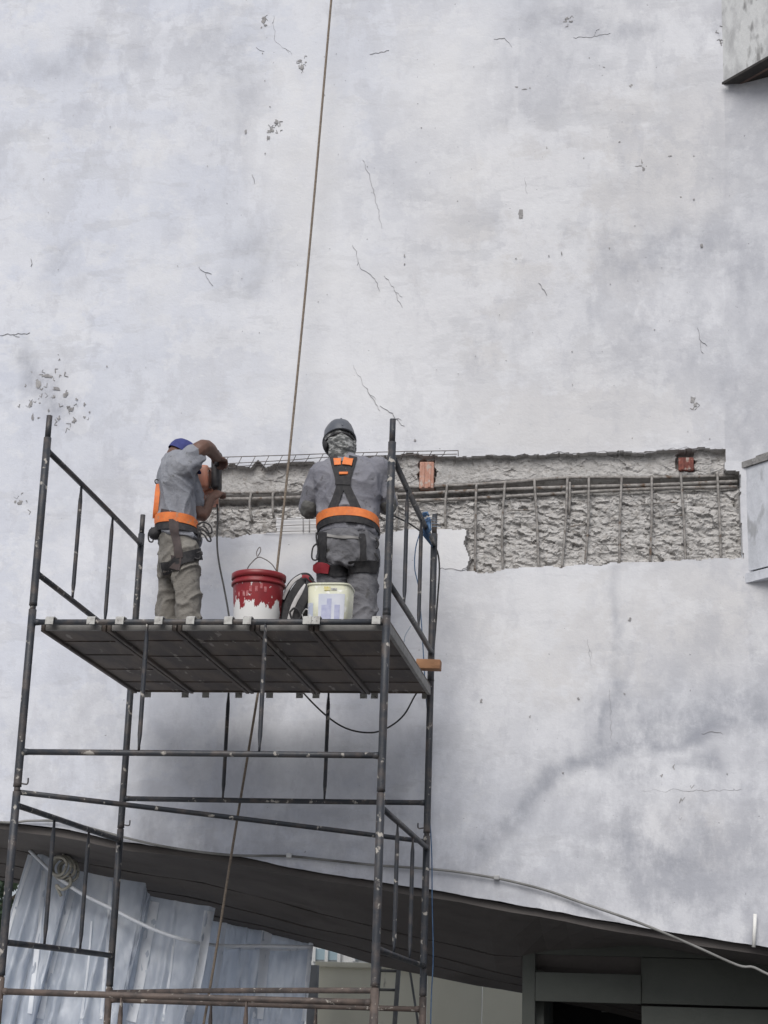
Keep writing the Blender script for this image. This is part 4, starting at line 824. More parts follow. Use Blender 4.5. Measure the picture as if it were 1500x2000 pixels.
def loft(mb, rings, fwd, n=24, e=2.4):
    """rings: (centre, half width, half depth) stacked bottom to top"""
    f = Vector(fwd).normalized(); s = Vector((f.y, -f.x, 0)); vs = []; fs = []; rg = []
    for i in range(len(rings)-1):
        for k in range(4):
            t = k/4; a, b = rings[i], rings[i+1]; rg.append((np.array(a[0])*(1-t)+np.array(b[0])*t, a[1]*(1-t)+b[1]*t, a[2]*(1-t)+b[2]*t))
    rg.append(rings[-1]); m = len(rg)
    for c, rx, ry in rg:
        for k in range(n):
            a = 2*math.pi*k/n; ca_, sa_ = math.cos(a), math.sin(a); x = abs(ca_)**(2/e)*(1 if ca_ > 0 else -1); y = abs(sa_)**(2/e)*(1 if sa_ > 0 else -1)
            vs.append(Vector(c)+s*(rx*x)+f*(ry*y))
    for i in range(m-1):
        for k in range(n): fs.append((i*n+k, i*n+(k+1) % n, (i+1)*n+(k+1) % n, (i+1)*n+k))
    fs.append(tuple(range(n-1, -1, -1))); fs.append(tuple((m-1)*n+k for k in range(n))); mb.add(vs, fs, True)
def skin(mb, name, m, parent, voxel=.007, smooth=6, fold=0, fs=(11, 11, 17), seed=1, shear=0):
    tmp = mb.build('tmp', None); md = tmp.modifiers.new('r', 'REMESH'); md.mode = 'VOXEL'; md.voxel_size = voxel; md.use_smooth_shade = True
    ms = tmp.modifiers.new('s', 'SMOOTH'); ms.iterations = smooth; ms.factor = .5
    dg = bpy.context.evaluated_depsgraph_get(); dg.update(); me = bpy.data.meshes.new_from_object(tmp.evaluated_get(dg)); bpy.data.objects.remove(tmp)
    if fold:
        nv = len(me.vertices); P = np.empty(nv*3); me.vertices.foreach_get('co', P); P = P.reshape(-1, 3); N_ = np.empty(nv*3); me.vertices.foreach_get('normal', N_); N_ = N_.reshape(-1, 3)
        Q = P*np.array(fs); Q[:, 2] += shear*P[:, 0]*fs[2]; wq = vn3(P*6+3, seed+9); Q2 = Q+2.2*wq[:, None]
        rid = 1-np.abs(2*vn3(Q2, seed)-1); rid2 = 1-np.abs(2*vn3(Q2*2.1+7, seed+3)-1)
        P = P+N_*(fold*(1.35*(rid**3-.25)+.4*(rid2**3-.22)))[:, None]; me.vertices.foreach_set('co', P.ravel()); me.update()
    me.name = name; me.materials.clear(); me.materials.append(m); me.polygons.foreach_set('use_smooth', [True]*len(me.polygons))
    return link(name, me, parent)
def bvh(objs):
    v = []; f = []
    for o in objs:
        b = len(v); v += [x.co.copy() for x in o.data.vertices]; f += [tuple(i+b for i in p.vertices) for p in o.data.polygons]
    return BVHTree.FromPolygons(v, f)
def cast(tree, px, py, Yf=4.5):
    d = Vector(AF + AR*(px-750)/FPX - AU*(py-1000)/FPX).normalized(); h = tree.ray_cast(Vector(CAM), d, 40)
    if h[0] is None or (h[0].y > Yf): return None
    return h[0], (h[1] if h[1].dot(d) < 0 else -h[1])
def strap(tree, name, pts, wpx, m, parent, off=.005, thick=.004, k=7):
    """webbing laid on clothing along a photo-pixel path"""
    P = spline([(x, y, 0) for x, y in pts], k); n = len(P); rows = [[], [], []]; last = None
    for i, p in enumerate(P):
        t = P[min(i+1, n-1)]-P[max(i-1, 0)]; t = t/np.linalg.norm(t); s = np.array([-t[1], t[0]])
        col = []
        for q in (-.5, 0, .5):
            h = cast(tree, p[0]+s[0]*wpx*q, p[1]+s[1]*wpx*q); col.append(h)
        if col[1] is None: continue
        base = col[1][0]
        for j, h in enumerate(col):
            if h is None or (h[0]-base).length > .07: 
                q = (-.5, 0, .5)[j]; e = at(p[0]+s[0]*wpx*q, p[1]+s[1]*wpx*q, base.y); pos = Vector(e)
                pos = pos+col[1][1]*off
            else: pos = h[0]+h[1]*off
            rows[j].append(pos)
    if len(rows[0]) < 3: return None
    for j in range(3):                                                       # webbing bridges the finer creases
        for _ in range(5): rows[j] = [rows[j][0]]+[(rows[j][a-1]+rows[j][a]*2+rows[j][a+1])/4 for a in range(1, len(rows[j])-1)]+[rows[j][-1]]
    o = MB().sheet(rows, thick, True); return o.build(name, m, parent)
def belt(tree, name, c, fwd, zc, tilt, wd, m, parent, off=.006, thick=.006, n=56):
    f = Vector(fwd).normalized(); s = Vector((f.y, -f.x, 0)); rows = [[], [], []]
    for i in range(n+1):
        a = 2*math.pi*i/n; d = s*math.sin(a)-f*math.cos(a)                    # a = 0 at the back
        z = zc+tilt*math.cos(a)
        for j, q in enumerate((wd/2, 0, -wd/2)):
            o_ = Vector((c[0], c[1], z+q))+d*.6; h = tree.ray_cast(o_, -d, .6); r = (h[0]-Vector((c[0], c[1], h[0].z))).length if h[0] is not None else .17
            rows[j].append(Vector((c[0], c[1], z+q))+d*(min(r, .26)+off))
    for j in range(3):
        R_ = [(Vector((q.x-c[0], q.y-c[1], 0))).length for q in rows[j][:-1]]; mx = [max(R_[(a+b_) % n] for b_ in (-2, -1, 0, 1, 2)) for a in range(n)]; sm = [sum(mx[(a+b_) % n] for b_ in range(-3, 4))/7 for a in range(n)]
        for a in range(n+1):
            q = rows[j][a]; d = Vector((q.x-c[0], q.y-c[1], 0)).normalized(); rows[j][a] = Vector((c[0], c[1], q.z))+d*sm[a % n]
    return MB().sheet(rows, -thick, True).build(name, m, parent)
def hand(mb, w, palm_dir, back, thumb, curl=.9, L=.095):
    """palm with four unequal bent fingers and a thumb; w wrist, palm_dir along the hand, back = back of the hand, thumb = towards the thumb"""
    d = Vector(palm_dir).normalized(); b = Vector(back); b = (b-d*b.dot(d)).normalized(); t = d.cross(b).normalized()
    if t.dot(Vector(thumb)) < 0: t = -t
    w = Vector(w); R_ = Matrix((t, b, d)).transposed()
    ell(mb, w+d*L*.48, (.043, .019, L*.60), R_); capsule(mb, [w-d*.03, w+d*.02], [.027, .026])
    for k, (o, ln) in enumerate(((.030, .074), (.010, .082), (-.011, .077), (-.031, .060))):
        p = w+d*L*.92+t*o; cur = 0; path = [p-d*.02, p]
        for s in range(3):
            cur += curl*(.75, .8, .55)[s]; dd = d*math.cos(cur)-b*math.sin(cur); p = p+dd*ln*(.45, .32, .23)[s]; path.append(p)
        capsule(mb, path, [.0105, .0105, .0098, .009, .0078], 9)
    p = w+d*L*.22+t*.034; path = [p-t*.012, p, p+(t*.6+d*.65-b*.25).normalized()*.036, p+(t*.25+d*.8-b*.55).normalized()*.062]; capsule(mb, path, [.014, .0125, .0112, .0095], 9)
def head(mb, c, fwd, tiltf, R0=.098):
    """skull, jaw, nose, ears; returns the head's axes"""
    f = Vector(fwd).normalized(); s = Vector((f.y, -f.x, 0)); q = Matrix.Rotation(-tiltf, 3, s); F = q@f; U = q@Vector((0, 0, 1)); Rm = Matrix((s, F, U)).transposed(); C_ = Vector(c)
    ell(mb, C_+U*.018, (.077, .097, .100), Rm); ell(mb, C_+F*.022-U*.055, (.058, .070, .068), Rm); ell(mb, C_+F*.050-U*.098, (.030, .028, .022), Rm)
    capsule(mb, [C_+F*.094+U*.012, C_+F*.112-U*.022], [.010, .014]); ell(mb, C_+F*.096-U*.060, (.024, .012, .012), Rm)
    for k in (-1, 1): ell(mb, C_+s*(.078*k)-F*.004-U*.012, (.012, .020, .033), Rm)
    return C_, s, F, U
def eyes(C_, s, F, U, parent):
    wm = mat('eye_white', (.7, .68, .65), rough=.3)
    for k in (-1, 1):
        o = MB(); ell(o, C_+F*.085+s*(.031*k)+U*.004, (.012, .012, .012)); o.build('eye', wm, parent)
ORANGE = mat('orange_webbing', (.76, .21, .05), (.62, .155, .04), 16, (.4, .62), (.45, .22, .12), 30, (.60, .70), rough=.65, bump=.25, bscale=200)
SKINM = mat('brown_skin', (.115, .060, .042), (.15, .08, .058), 14, rough=.55)
BOOT = mat('worn_black_boot', (.03, .028, .027), (.07, .065, .06), 14, rough=.7, bump=.2)
METAL = mat('dull_steel', (.35, .35, .36), rough=.35, metal=.9)
def cloth(name, a, b, dirt): return mat(name, a, b, 7, (.36, .66), dirt, 22, (.62, .72), rough=.92, bump=.6, bscale=70, spec=.2)
def boot(ank, fwd, name, parent):
    f = Vector(fwd).normalized(); a = Vector(ank); o = MB(); s = Vector((f.y, -f.x, 0)); Rm = Matrix((s, f, Vector((0, 0, 1)))).transposed()
    capsule(o, [(a.x, a.y, DECKZ+.16), (a.x, a.y, DECKZ+.055)], [.052, .05]); ell(o, (a.x+f.x*.06, a.y+f.y*.06, DECKZ+.047), (.050, .125, .046), Rm); ell(o, (a.x+f.x*.13, a.y+f.y*.13, DECKZ+.042), (.048, .06, .040), Rm)
    b_ = skin(o, name, BOOT, parent, .007, 3)
    for v in b_.data.vertices: v.co.z = max(v.co.z, DECKZ+.003)
    return b_

o = MB()
for x, y, Y, r in ((572, 1188, .42, (.05, .05, .09)), (582, 1168, .42, (.05, .05, .08)), (596, 1180, .42, (.05, .05, .09)), (584, 1205, .38, (.08, .06, .05))): ell(o, at(x, y, Y), r)
pk_ = skin(o, 'bag_body', BLK, hb, .007, 4, .010, (14, 14, 14), 5)
for v in pk_.data.vertices: v.co.z = max(v.co.z, DECKZ+.002)
# ------------------------------------------------------------------ helmeted worker, seen from behind
pr_ = thing('person', 'worker in grey helmet and black harness with orange belt, standing with back turned', 'person')
SH = cloth('grey_work_shirt', (.185, .187, .215), (.235, .237, .262), (.12, .12, .13)); TR = cloth('grey_work_trousers', (.135, .136, .148), (.180, .181, .195), (.10, .10, .10)); SLV = cloth('dark_grey_sleeve', (.11, .11, .105), (.15, .15, .145), (.08, .08, .08))
fR = (.03, 1, 0)
def zpx(py, Y=1.58, px=680): return at(px, py, Y)[2]
def cR(px, py, Y): return at(px, py, Y)
tors = [(cR(681, 1098, 1.58), .150, .120), (cR(681, 1075, 1.57), .178, .130), (cR(680, 1045, 1.565), .180, .125), (cR(680, 1015, 1.57), .178, .125), (cR(681, 985, 1.58), .190, .132), (cR(682, 955, 1.59), .208, .138), (cR(682, 932, 1.60), .222, .134), (cR(681, 914, 1.605), .205, .112), (cR(677, 902, 1.61), .140, .085), (cR(673, 893, 1.62), .072, .066)]
shL, shR = cR(628, 925, 1.60), cR(737, 921, 1.60); elL, elR = cR(604, 998, 1.66), cR(757, 990, 1.68); haL, haR = cR(640, 968, 1.98), cR(722, 968, 2.02)
hpL, hpR = cR(652, 1085, 1.575), cR(709, 1085, 1.575); knL, knR = cR(647, 1195, 1.62), cR(710, 1197, 1.60)
anL = np.array([cR(652, 1300, 1.60)[0], 1.58, DECKZ+.10]); anR = np.array([cR(712, 1300, 1.60)[0], 1.55, DECKZ+.10])
o = MB(); C_, s_, F_, U_ = head(o, cR(663, 866, 1.645), (-.35, 1, 0), .42)
capsule(o, [cR(674, 900, 1.60), C_-U_*.05-F_*.02], [.058, .056]); loft(o, [(c_, a*.88, b_*.86) for c_, a, b_ in tors], fR)
for S_, E_, H_ in ((shL, elL, haL), (shR, elR, haR)): limb(o, [S_, E_, H_], [.052, .044, .041, .036, .028])
hand(o, haL, Vector(haL-elL), (0, -.3, 1), (1, 0, 0), .5); hand(o, haR, Vector(haR-elR), (0, -.3, 1), (-1, 0, 0), .5)
for H_, K_, A_ in ((hpL, knL, anL), (hpR, knR, anR)): limb(o, [H_, K_, A_], [.085, .075, .055, .055, .040])
skin(o, 'body', SKINM, pr_, .006, 4); eyes(C_, s_, F_, U_, pr_)
o = MB(); loft(o, [(c_, a+.012, b_+.012) for c_, a, b_ in tors[2:]], fR)
for S_, E_, H_ in ((shL, elL, haL), (shR, elR, haR)):
    d = Vector(E_-S_); limb(o, [S_+np.array([0, 0, .005]), (S_+E_)/2, S_+(E_-S_)*.86], [.083, .078, .076, .074, .070])
    ell(o, S_*.8+np.array(tors[6][0])*.2, (.085, .08, .075))
shirtR = skin(o, 'shirt', SH, pr_, .007, 6, .014, (8, 8, 7), 4, .7)
o = MB()
for S_, E_, H_ in ((shL, elL, haL), (shR, elR, haR)): limb(o, [S_+(E_-S_)*.7, E_, E_+(H_-E_)*.92], [.058, .056, .053, .048, .042])
slR = skin(o, 'under_sleeves', SLV, pr_, .007, 4, .005, (14, 14, 14), 7)
o = MB(); loft(o, [(cR(681, 1112, 1.58), .160, .118), (cR(681, 1100, 1.578), .186, .134), (cR(681, 1070, 1.568), .192, .142), (cR(680, 1042, 1.565), .188, .135)], fR)
for H_, K_, A_ in ((hpL, knL, anL), (hpR, knR, anR)): limb(o, [H_, (H_+K_)/2, K_, (K_+A_)/2, A_+np.array([0, 0, -.02])], [.104, .098, .093, .089, .086, .085, .084, .082, .078])
trR = skin(o, 'trousers', TR, pr_, .008, 5, .0135, (8, 8, 14), 12, .5)
boot(anL, (-.1, 1, 0), 'boot', pr_); boot(anR, (.15, 1, 0), 'boot', pr_)
# helmet with neck cloth
HM = mat('scuffed_grey_helmet', (.085, .093, .110), (.115, .122, .138), 10, rough=.42, bump=.08)
hc = C_+U_*.050; Rh = Matrix((s_, F_, U_)).transposed()
vs = []; fs = []; n = 32; prof = [(1.0, -.035), (1.0, 0), (.985, .025), (.93, .055), (.80, .085), (.60, .108), (.35, .122), (.10, .127)]
for i, (r, z) in enumerate(prof):
    for k in range(n):
        a = 2*math.pi*k/n; rid = 1+.02*math.cos(6*a)*(1 if 2 < i < 7 else 0); vs.append(hc+Rh@Vector((r*.102*rid*math.cos(a), r*.124*rid*math.sin(a), z*.95)))
for i in range(len(prof)-1):
    for k in range(n): fs.append((i*n+k, i*n+(k+1) % n, (i+1)*n+(k+1) % n, (i+1)*n+k))
fs.append(tuple((len(prof)-1)*n+k for k in range(n)))
hel = MB().add(vs, fs, True).build('helmet', HM, pr_)
rim = []
for q, z in ((1.0, -.020), (1.10, -.030), (1.10, -.036), (1.0, -.036)):
    rim.append([hc+Rh@Vector((q*.102*math.cos(2*math.pi*k/n), (q+(.28*max(0, math.sin(2*math.pi*k/n))**2 if q > 1.05 else 0))*.124*math.sin(2*math.pi*k/n), z)) for k in range(n+1)])
MB().sheet(rim, None, True).build('brim', HM, hel)
capsule_ = MB(); capsule(capsule_, [hc+Rh@Vector((0, -.122, .0)), hc+Rh@Vector((0, -.094, .080)), hc+Rh@Vector((0, 0, .122)), hc+Rh@Vector((0, .084, .085))], [.007, .009, .009, .007]); capsule_.build('crest', HM, hel)
NC = mat('mottled_neck_cloth', (.33, .335, .33), (.10, .105, .105), 22, (.44, .54), (.05, .05, .055), 30, (.60, .66), rough=.9, bump=.4, stretch=(1, 1, 2.2))
o = MB(); capsule(o, [cR(668, 900, 1.60), cR(669, 880, 1.60), C_-F_*.015+U_*.02], [.078, .084, .092]); skin(o, 'neck_cloth', NC, pr_, .007, 4, .014, (10, 10, 22), 22, .5)
o = MB(); band_pts = [C_+Rh@Vector((.098*math.cos(a), .112*math.sin(a), -.012+.004*math.sin(3*a))) for a in np.linspace(0, 2*math.pi, 34)]; o.tube(band_pts, .008, 6); o.build('helmet_strap', BLK, hel)
o = MB(); ell(o, C_-s_*.092-U_*.020, (.018, .034, .046), Rh); o.build('ear_muff', BLK, hel); o = MB(); ell(o, C_+s_*.086-U_*.020, (.012, .034, .046), Rh); o.build('ear_muff', BLK, hel)
# harness: straps follow the shirt
T = bvh([shirtR, trR]); hz_ = thing if False else None
hn = part('safety_harness', pr_)
strap(T, 'shoulder_strap', ((652, 893), (655, 905), (660, 925), (664, 945)), 15, BLK, hn, .007)
strap(T, 'shoulder_strap', ((690, 893), (687, 905), (681, 925), (677, 945)), 15, BLK, hn, .007)
strap(T, 'back_plate', ((670, 903), (671, 925), (671, 948)), 30, BLK, hn, .011, .005)
strap(T, 'back_strap', ((668, 943), (661, 965), (652, 990), (642, 1012)), 16, BLK, hn, .008)
strap(T, 'back_strap', ((674, 943), (683, 965), (694, 990), (704, 1012)), 16, BLK, hn, .008)
strap(T, 'orange_pad', ((660, 900), (661, 912)), 15, ORANGE, hn, .018, .006)
strap(T, 'orange_pad', ((682, 899), (680, 911)), 15, ORANGE, hn, .018, .006)
kp = cast(T, 672, 926); MB().box(kp[0]+Vector((0, -.022, 0)), (.058, .008, .018), Matrix.Rotation(-.15, 3, 'X'), .003).build('orange_keeper', ORANGE, hn)
bc = cR(680, 1030, 1.57)
belt(T, 'orange_belt', (bc[0], 1.567), fR, zpx(1025), .046, .056, ORANGE, hn, .007, .006)
belt(T, 'belt_lining', (bc[0], 1.567), fR, zpx(1038), .040, .046, BLK, hn, .004, .005)
strap(T, 'waist_hem', ((640, 1046), (668, 1049), (700, 1050)), 5, mat('light_hem', (.27, .265, .26), rough=.9), hn, .005)
strap(T, 'seat_strap', ((632, 1040), (631, 1065), (631, 1095), (640, 1110)), 16, BLK, hn, .008)
strap(T, 'seat_strap', ((707, 1043), (709, 1068), (709, 1095)), 13, BLK, hn, .007)
strap(T, 'leg_strap', ((623, 1106), (640, 1112), (660, 1116), (676, 1114)), 22, BLK, hn, .009)
strap(T, 'leg_strap', ((682, 1108), (700, 1106), (718, 1106), (737, 1108)), 24, BLK, hn, .009)
strap(T, 'red_pouch', ((619, 1104), (632, 1108), (646, 1112)), 20, mat('red_pouch', (.24, .012, .022), (.19, .012, .02), 16, rough=.7), hn, .018, .010)
cord('carabiner', [at(618, 1062, 1.48), at(611, 1070, 1.48), at(609, 1088, 1.48), at(614, 1094, 1.48), at(621, 1090, 1.48), at(621, 1070, 1.48), at(618, 1062, 1.48)], .0052, BLK, hn, 6, 7)
cord('ring', [at(618, 1040, 1.48), at(618, 1052, 1.48), at(620, 1064, 1.48)], .006, BLK, hn, 5, 7)
for pts in (((735, 1050), (739, 1062), (735, 1072)), ((733, 1080), (739, 1092), (738, 1098))): cord('buckle', [at(x, y, 1.5) for x, y in pts], .007, BLK, hn, 5, 7)
# small trowel in the left hand
tw = thing('trowel', 'small grey trowel held against the wall by the helmeted worker', 'trowel')
hc_ = Vector(haL)+Vector(haL-elL).normalized()*.07; MB().tube([hc_+Vector((-.03, 0, -.02)), hc_+Vector((-.07, .02, -.035))], .011, 8).build('handle', WOOD, tw)
MB().box(hc_+Vector((-.115, .05, -.05)), (.085, .10, .004), Matrix.Rotation(.5, 3, 'X'), .001).build('blade', METAL, tw)

# ------------------------------------------------------------------ worker with the breaker, in blue cap
pl = thing('person', 'worker in blue cap bracing an orange power hammer against the wall', 'person')
SH2 = cloth('pale_grey_shirt', (.235, .245, .275), (.285, .295, .325), (.17, .175, .185)); TR2 = cloth('khaki_grey_trousers', (.185, .175, .158), (.235, .224, .205), (.15, .14, .125))
fL = (.97, .25, 0)
YL = 1.56
tl = [(c_, a, b_*.86) for c_, a, b_ in [(at(345, 1095, YL), .140, .118), (at(344, 1068, YL), .165, .130), (at(344, 1035, YL), .160, .122), (at(345, 1005, YL), .160, .120), (at(344, 975, YL), .172, .115), (at(343, 945, YL), .188, .120), (at(345, 920, YL), .195, .118), (at(347, 903, YL), .175, .100), (at(348, 891, YL), .115, .085), (at(349, 884, YL), .06, .06)]]
s1, s2 = at(353, 916, 1.43), at(354, 918, 1.70); e1, h1 = at(397, 874, 1.50), at(424, 893, 1.74); e2, h2 = at(390, 1006, 1.72), at(412, 974, 1.80)
p1_, p2_ = at(360, 1078, 1.48), at(340, 1078, 1.62); k1, k2 = at(369, 1190, 1.50), at(330, 1192, 1.66)
a1 = np.array([at(362, 1300, 1.5)[0], 1.50, DECKZ+.10]); a2 = np.array([at(324, 1300, 1.62)[0], 1.64, DECKZ+.10])
o = MB(); C2, sv, F2_, U2 = head(o, at(349, 898, 1.62), (.85, .5, 0), .55)
capsule(o, [at(356, 910, 1.57), C2-U2*.05-F2_*.02], [.057, .054]); loft(o, [(c_, a*.88, b_*.86) for c_, a, b_ in tl], fL)
limb(o, [s1, e1, h1], [.062, .060, .055, .045, .033]); limb(o, [s2, e2, h2], [.052, .046, .045, .040, .030])
hand(o, h1, Vector(h1-e1)+Vector((.02, .05, .02)), (.1, -.6, .8), (-.3, .2, .2), 1.05); hand(o, h2, Vector(h2-e2)+Vector((.04, .03, 0)), (-.2, -1, .3), (.1, 0, 1), 1.0)
for H_, K_, A_ in ((p1_, k1, a1), (p2_, k2, a2)): limb(o, [H_, K_, A_], [.085, .075, .055, .055, .040])
skin(o, 'body', SKINM, pl, .006, 4); eyes(C2, sv, F2_, U2, pl)
o = MB(); loft(o, [(at(352, 1058, YL), .172, .132)]+[(c_, a+.010, b_+.010) for c_, a, b_ in tl[2:]], fL)
limb(o, [s1, s1+(e1-s1)*.30, s1+(e1-s1)*.52], [.086, .084, .082, .080, .077]); limb(o, [s2, s2+(e2-s2)*.4, s2+(e2-s2)*.7], [.085, .08, .078, .075, .072]); ell(o, s1*.8+np.array(tl[6][0])*.2, (.09, .09, .085))
shirtL = skin(o, 'shirt', SH2, pl, .007, 6, .015, (8, 8, 5), 31, .6)
o = MB(); loft(o, [(at(350, 1125, YL), .135, .115), (at(349, 1100, YL), .155, .122), (at(348, 1070, YL), .160, .126), (at(347, 1040, YL), .155, .114)], fL)
for H_, K_, A_ in ((p1_, k1, a1), (p2_, k2, a2)): limb(o, [H_, (H_+K_)/2, K_, (K_+A_)/2, A_+np.array([0, 0, -.02])], [.094, .090, .087, .083, .080, .078, .077, .076, .074])
trL = skin(o, 'trousers', TR2, pl, .008, 5, .0125, (8, 8, 13), 44, -.5)
boot(a1, (.8, .6, 0), 'boot', pl); boot(a2, (.8, .6, 0), 'boot', pl)
CAPM = mat('blue_cap_cloth', (.030, .038, .15), (.045, .055, .20), 16, rough=.85, bump=.2, bscale=200)
Rc = Matrix((sv, F2_, U2)).transposed(); kc = C2+U2*.035; vs = []; fs = []; prof = [(1.0, 0), (1.01, .03), (.94, .062), (.75, .088), (.45, .104), (.1, .109)]
for r, z in prof:
    for k in range(24): a = 2*math.pi*k/24; vs.append(kc+Rc@Vector((r*.088*math.cos(a), r*.108*math.sin(a), z)))
for i in range(len(prof)-1):
    for k in range(24): fs.append((i*24+k, i*24+(k+1) % 24, (i+1)*24+(k+1) % 24, (i+1)*24+k))
fs.append(tuple((len(prof)-1)*24+k for k in range(24)))
cp = MB().add(vs, fs, True).build('cap', CAPM, pl)
rows = [[kc+Rc@Vector((q*.086*math.sin(t), .100*math.cos(t)*(1 if q < 1.02 else 1)+(.075*math.cos(t)**2 if j else 0), .004-.018*j)) for t in np.linspace(-1.1, 1.1, 12)] for j, q in enumerate((1.0, 1.05))]
MB().sheet(rows, .004, True).build('visor', CAPM, cp)
T2 = bvh([shirtL, trL]); hn2 = part('safety_harness', pl)
lc = at(349, 1028, YL)
belt(T2, 'orange_belt', (lc[0]-.012, YL), fL, at(349, 1025, YL)[2], .010, .062, ORANGE, hn2, .010, .007)
belt(T2, 'belt_lining', (lc[0]-.012, YL), fL, at(349, 1041, YL)[2], .010, .05, BLK, hn2, .005, .005)
DW = mat('dark_brown_webbing', (.055, .043, .043), (.08, .06, .058), 30, rough=.8)
strap(T2, 'hip_strap', ((338, 1014), (341, 1040), (347, 1065), (350, 1090)), 15, DW, hn2, .012)
strap(T2, 'hip_strap', ((316, 1000), (340, 1006), (362, 1014), (384, 1024)), 13, DW, hn2, .006)
strap(T2, 'thigh_strap', ((318, 1110), (335, 1106), (352, 1092), (372, 1086), (391, 1082)), 22, BLK, hn2, .009)
strap(T2, 'thigh_strap', ((345, 1085), (345, 1100), (342, 1112)), 20, DW, hn2, .008)
# loose orange strap standing off the back, with its ring
P = [at(303, 1012, 1.50), at(304, 1000, 1.47), at(306, 980, 1.46), at(308, 960, 1.47), at(310, 946, 1.48)]; P = spline(P, 5)
MB().sheet([[p+np.array([-.016, .0, 0]) for p in P], [p+np.array([0, -.004, 0]) for p in P], [p+np.array([.016, 0, 0]) for p in P]], .005, True).build('loose_orange_strap', ORANGE, hn2)
P = spline([at(303, 1012, 1.50), at(307, 1022, 1.47), at(316, 1026, 1.45), at(330, 1030, 1.40)], 5)
MB().sheet([[p+np.array([0, 0, .028]) for p in P], [p+np.array([0, -.004, 0]) for p in P], [p+np.array([0, 0, -.028]) for p in P]], .005, True).build('strap_end', ORANGE, hn2)
cord('ring', [at(310, 946, 1.48), at(304, 944, 1.48), at(303, 938, 1.48), at(308, 937, 1.48), at(313, 943, 1.48), at(310, 948, 1.48)], .004, BLK, hn2, 5, 7)
o = MB(); ell(o, at(303, 1042, 1.48), (.042, .05, .040)); ell(o, at(312, 1034, 1.47), (.03, .04, .05)); skin(o, 'tool_pouch', BLK, hn2, .006, 3, .004, (20, 20, 20), 3)
cord('snap_hook', [at(297, 1030, 1.46), at(290, 1042, 1.46), at(291, 1056, 1.46), at(298, 1058, 1.46), at(300, 1046, 1.46)], .005, BLK, hn2, 5, 7)
for pts in (((386, 1024), (398, 1020), (410, 1026), (414, 1038), (409, 1042), (403, 1032), (396, 1027)), ((388, 1034), (398, 1036), (408, 1046), (412, 1056), (406, 1056), (400, 1046), (392, 1040)), ((385, 1025), (387, 1040), (389, 1054), (392, 1055), (391, 1036))):
    cord('snap_hook', [at(x, y, 1.46) for x, y in pts], .0055, BLK, hn2, 5, 7)
for pts in (((385, 1080), (393, 1078), (394, 1084)), ((380, 1090), (388, 1092), (392, 1088))): cord('buckle', [at(x, y, 1.42) for x, y in pts], .007, BLK, hn2, 4, 6)

# ------------------------------------------------------------------ the power hammer he holds
ph = thing('demolition_hammer', 'orange and black demolition hammer held against the chiselled strip', 'power hammer')
HOR = mat('dusty_orange_casing', (.42, .17, .11), (.36, .20, .155), 12, (.4, .62), (.42, .36, .32), 30, (.6, .68), rough=.6, bump=.15)
HBK = mat('black_casing', (.020, .019, .022), (.05, .048, .05), 16, (.5, .7), rough=.5)
def rbox(name, px, py, Y, size, rot, m, bev=.02):
    c_ = at(px, py, Y); return MB().box(c_, size, rot, bev).build(name, m, ph)
tilt = Matrix.Rotation(-.06, 3, 'Y')
rbox('motor_housing', 423, 928, 1.90, (.058, .11, .215), tilt, HBK, .022)
rbox('grip', 424, 896, 1.86, (.036, .045, .12), tilt, HBK, .015)
g1 = at(424, 886, 1.86); g2 = at(424, 912, 1.95); MB().tube(spline([g1+np.array([0, 0, .005]), g1+np.array([0, .09, .01]), g2+np.array([0, .05, .03]), g2], 5), .016, 8).build('handle_bow', HBK, ph)
rbox('gear_case', 401, 938, 1.92, (.080, .20, .170), tilt, HOR, .026)
rbox('lower_casing', 412, 974, 1.95, (.085, .13, .10), tilt, HOR, .022)
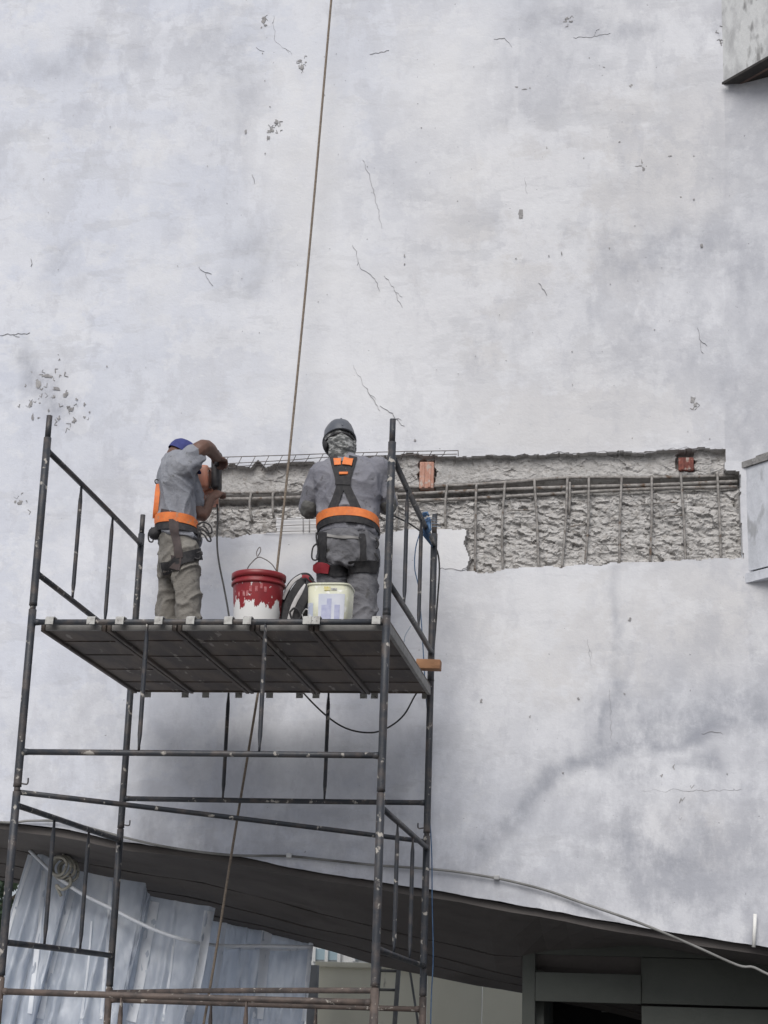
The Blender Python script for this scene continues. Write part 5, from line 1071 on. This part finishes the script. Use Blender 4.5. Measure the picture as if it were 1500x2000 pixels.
MB().tube([at(402, 948, 2.04), at(404, 950, 2.12)], [.036, .026], 14).build('chuck', HBK, ph)
MB().tube([at(404, 950, 2.11), at(408, 954, 2.36), at(408, 954, 2.40)], [.011, .010, .003], 10).build('chisel_bit', METAL, ph)
for x, y in ((408, 918), (410, 952), (392, 958)): c_ = at(x, y, 1.86); MB().tube([c_, c_+np.array([0, .02, 0])], .006, 8).build('screw', HBK, ph)
q = [at(424, 985, 1.90), at(425, 1010, 1.86), at(424, 1060, 1.80), at(428, 1100, 1.75), at(438, 1150, 1.65), at(446, 1195, 1.55), at(448, 1225, 1.45)]
q.append(np.array([q[-1][0]+.02, 1.3, DECKZ+.008])); q.append(np.array([q[-1][0]+.12, 1.2, DECKZ+.007])); q.append(np.array([q[-1][0]+.3, 1.5, DECKZ+.007]))
tag(cord('hammer_cable', q, .0062, CABLE, None, 6, 7), 'black cable hanging from the orange power hammer to the deck', 'cable')
# doubled folds of the plastic sheets
FOLD = mat('doubled_plastic', (.86, .89, .93), (.78, .82, .88), 6, (.4, .65), rough=.35, bump=.5, bscale=20, transl=.35)
for k, (pts, wpx) in enumerate(((((84, 1700), (80, 1780), (72, 1860), (58, 1980)), 9), (((150, 1712), (128, 1790), (106, 1870), (78, 1990)), 11), (((218, 1722), (212, 1805), (202, 1930), (197, 1990)), 6), (((302, 1762), (284, 1850), (268, 1940), (256, 1995)), 20), (((408, 1780), (396, 1860), (380, 1940), (364, 1995)), 16), (((66, 1662), (40, 1740), (12, 1840), (-8, 1920)), 6), (((180, 1800), (172, 1900), (160, 1990)), 4), (((340, 1830), (330, 1920), (318, 1995)), 5))):
    strap(bvh([TARPS[0]]), 'fold', pts, wpx, FOLD, TARPS[0], .006, .002, 9)
for pts, wpx in ((((522, 1818), (514, 1890), (503, 1990)), 20), (((608, 1838), (600, 1920), (593, 1995)), 6), (((440, 1800), (426, 1900), (410, 1995)), 8), (((440, 1852), (500, 1853), (560, 1856), (604, 1852)), 5)):
    strap(bvh([TARPS[1]]), 'fold', pts, wpx, FOLD, TARPS[1], .006, .002, 9)
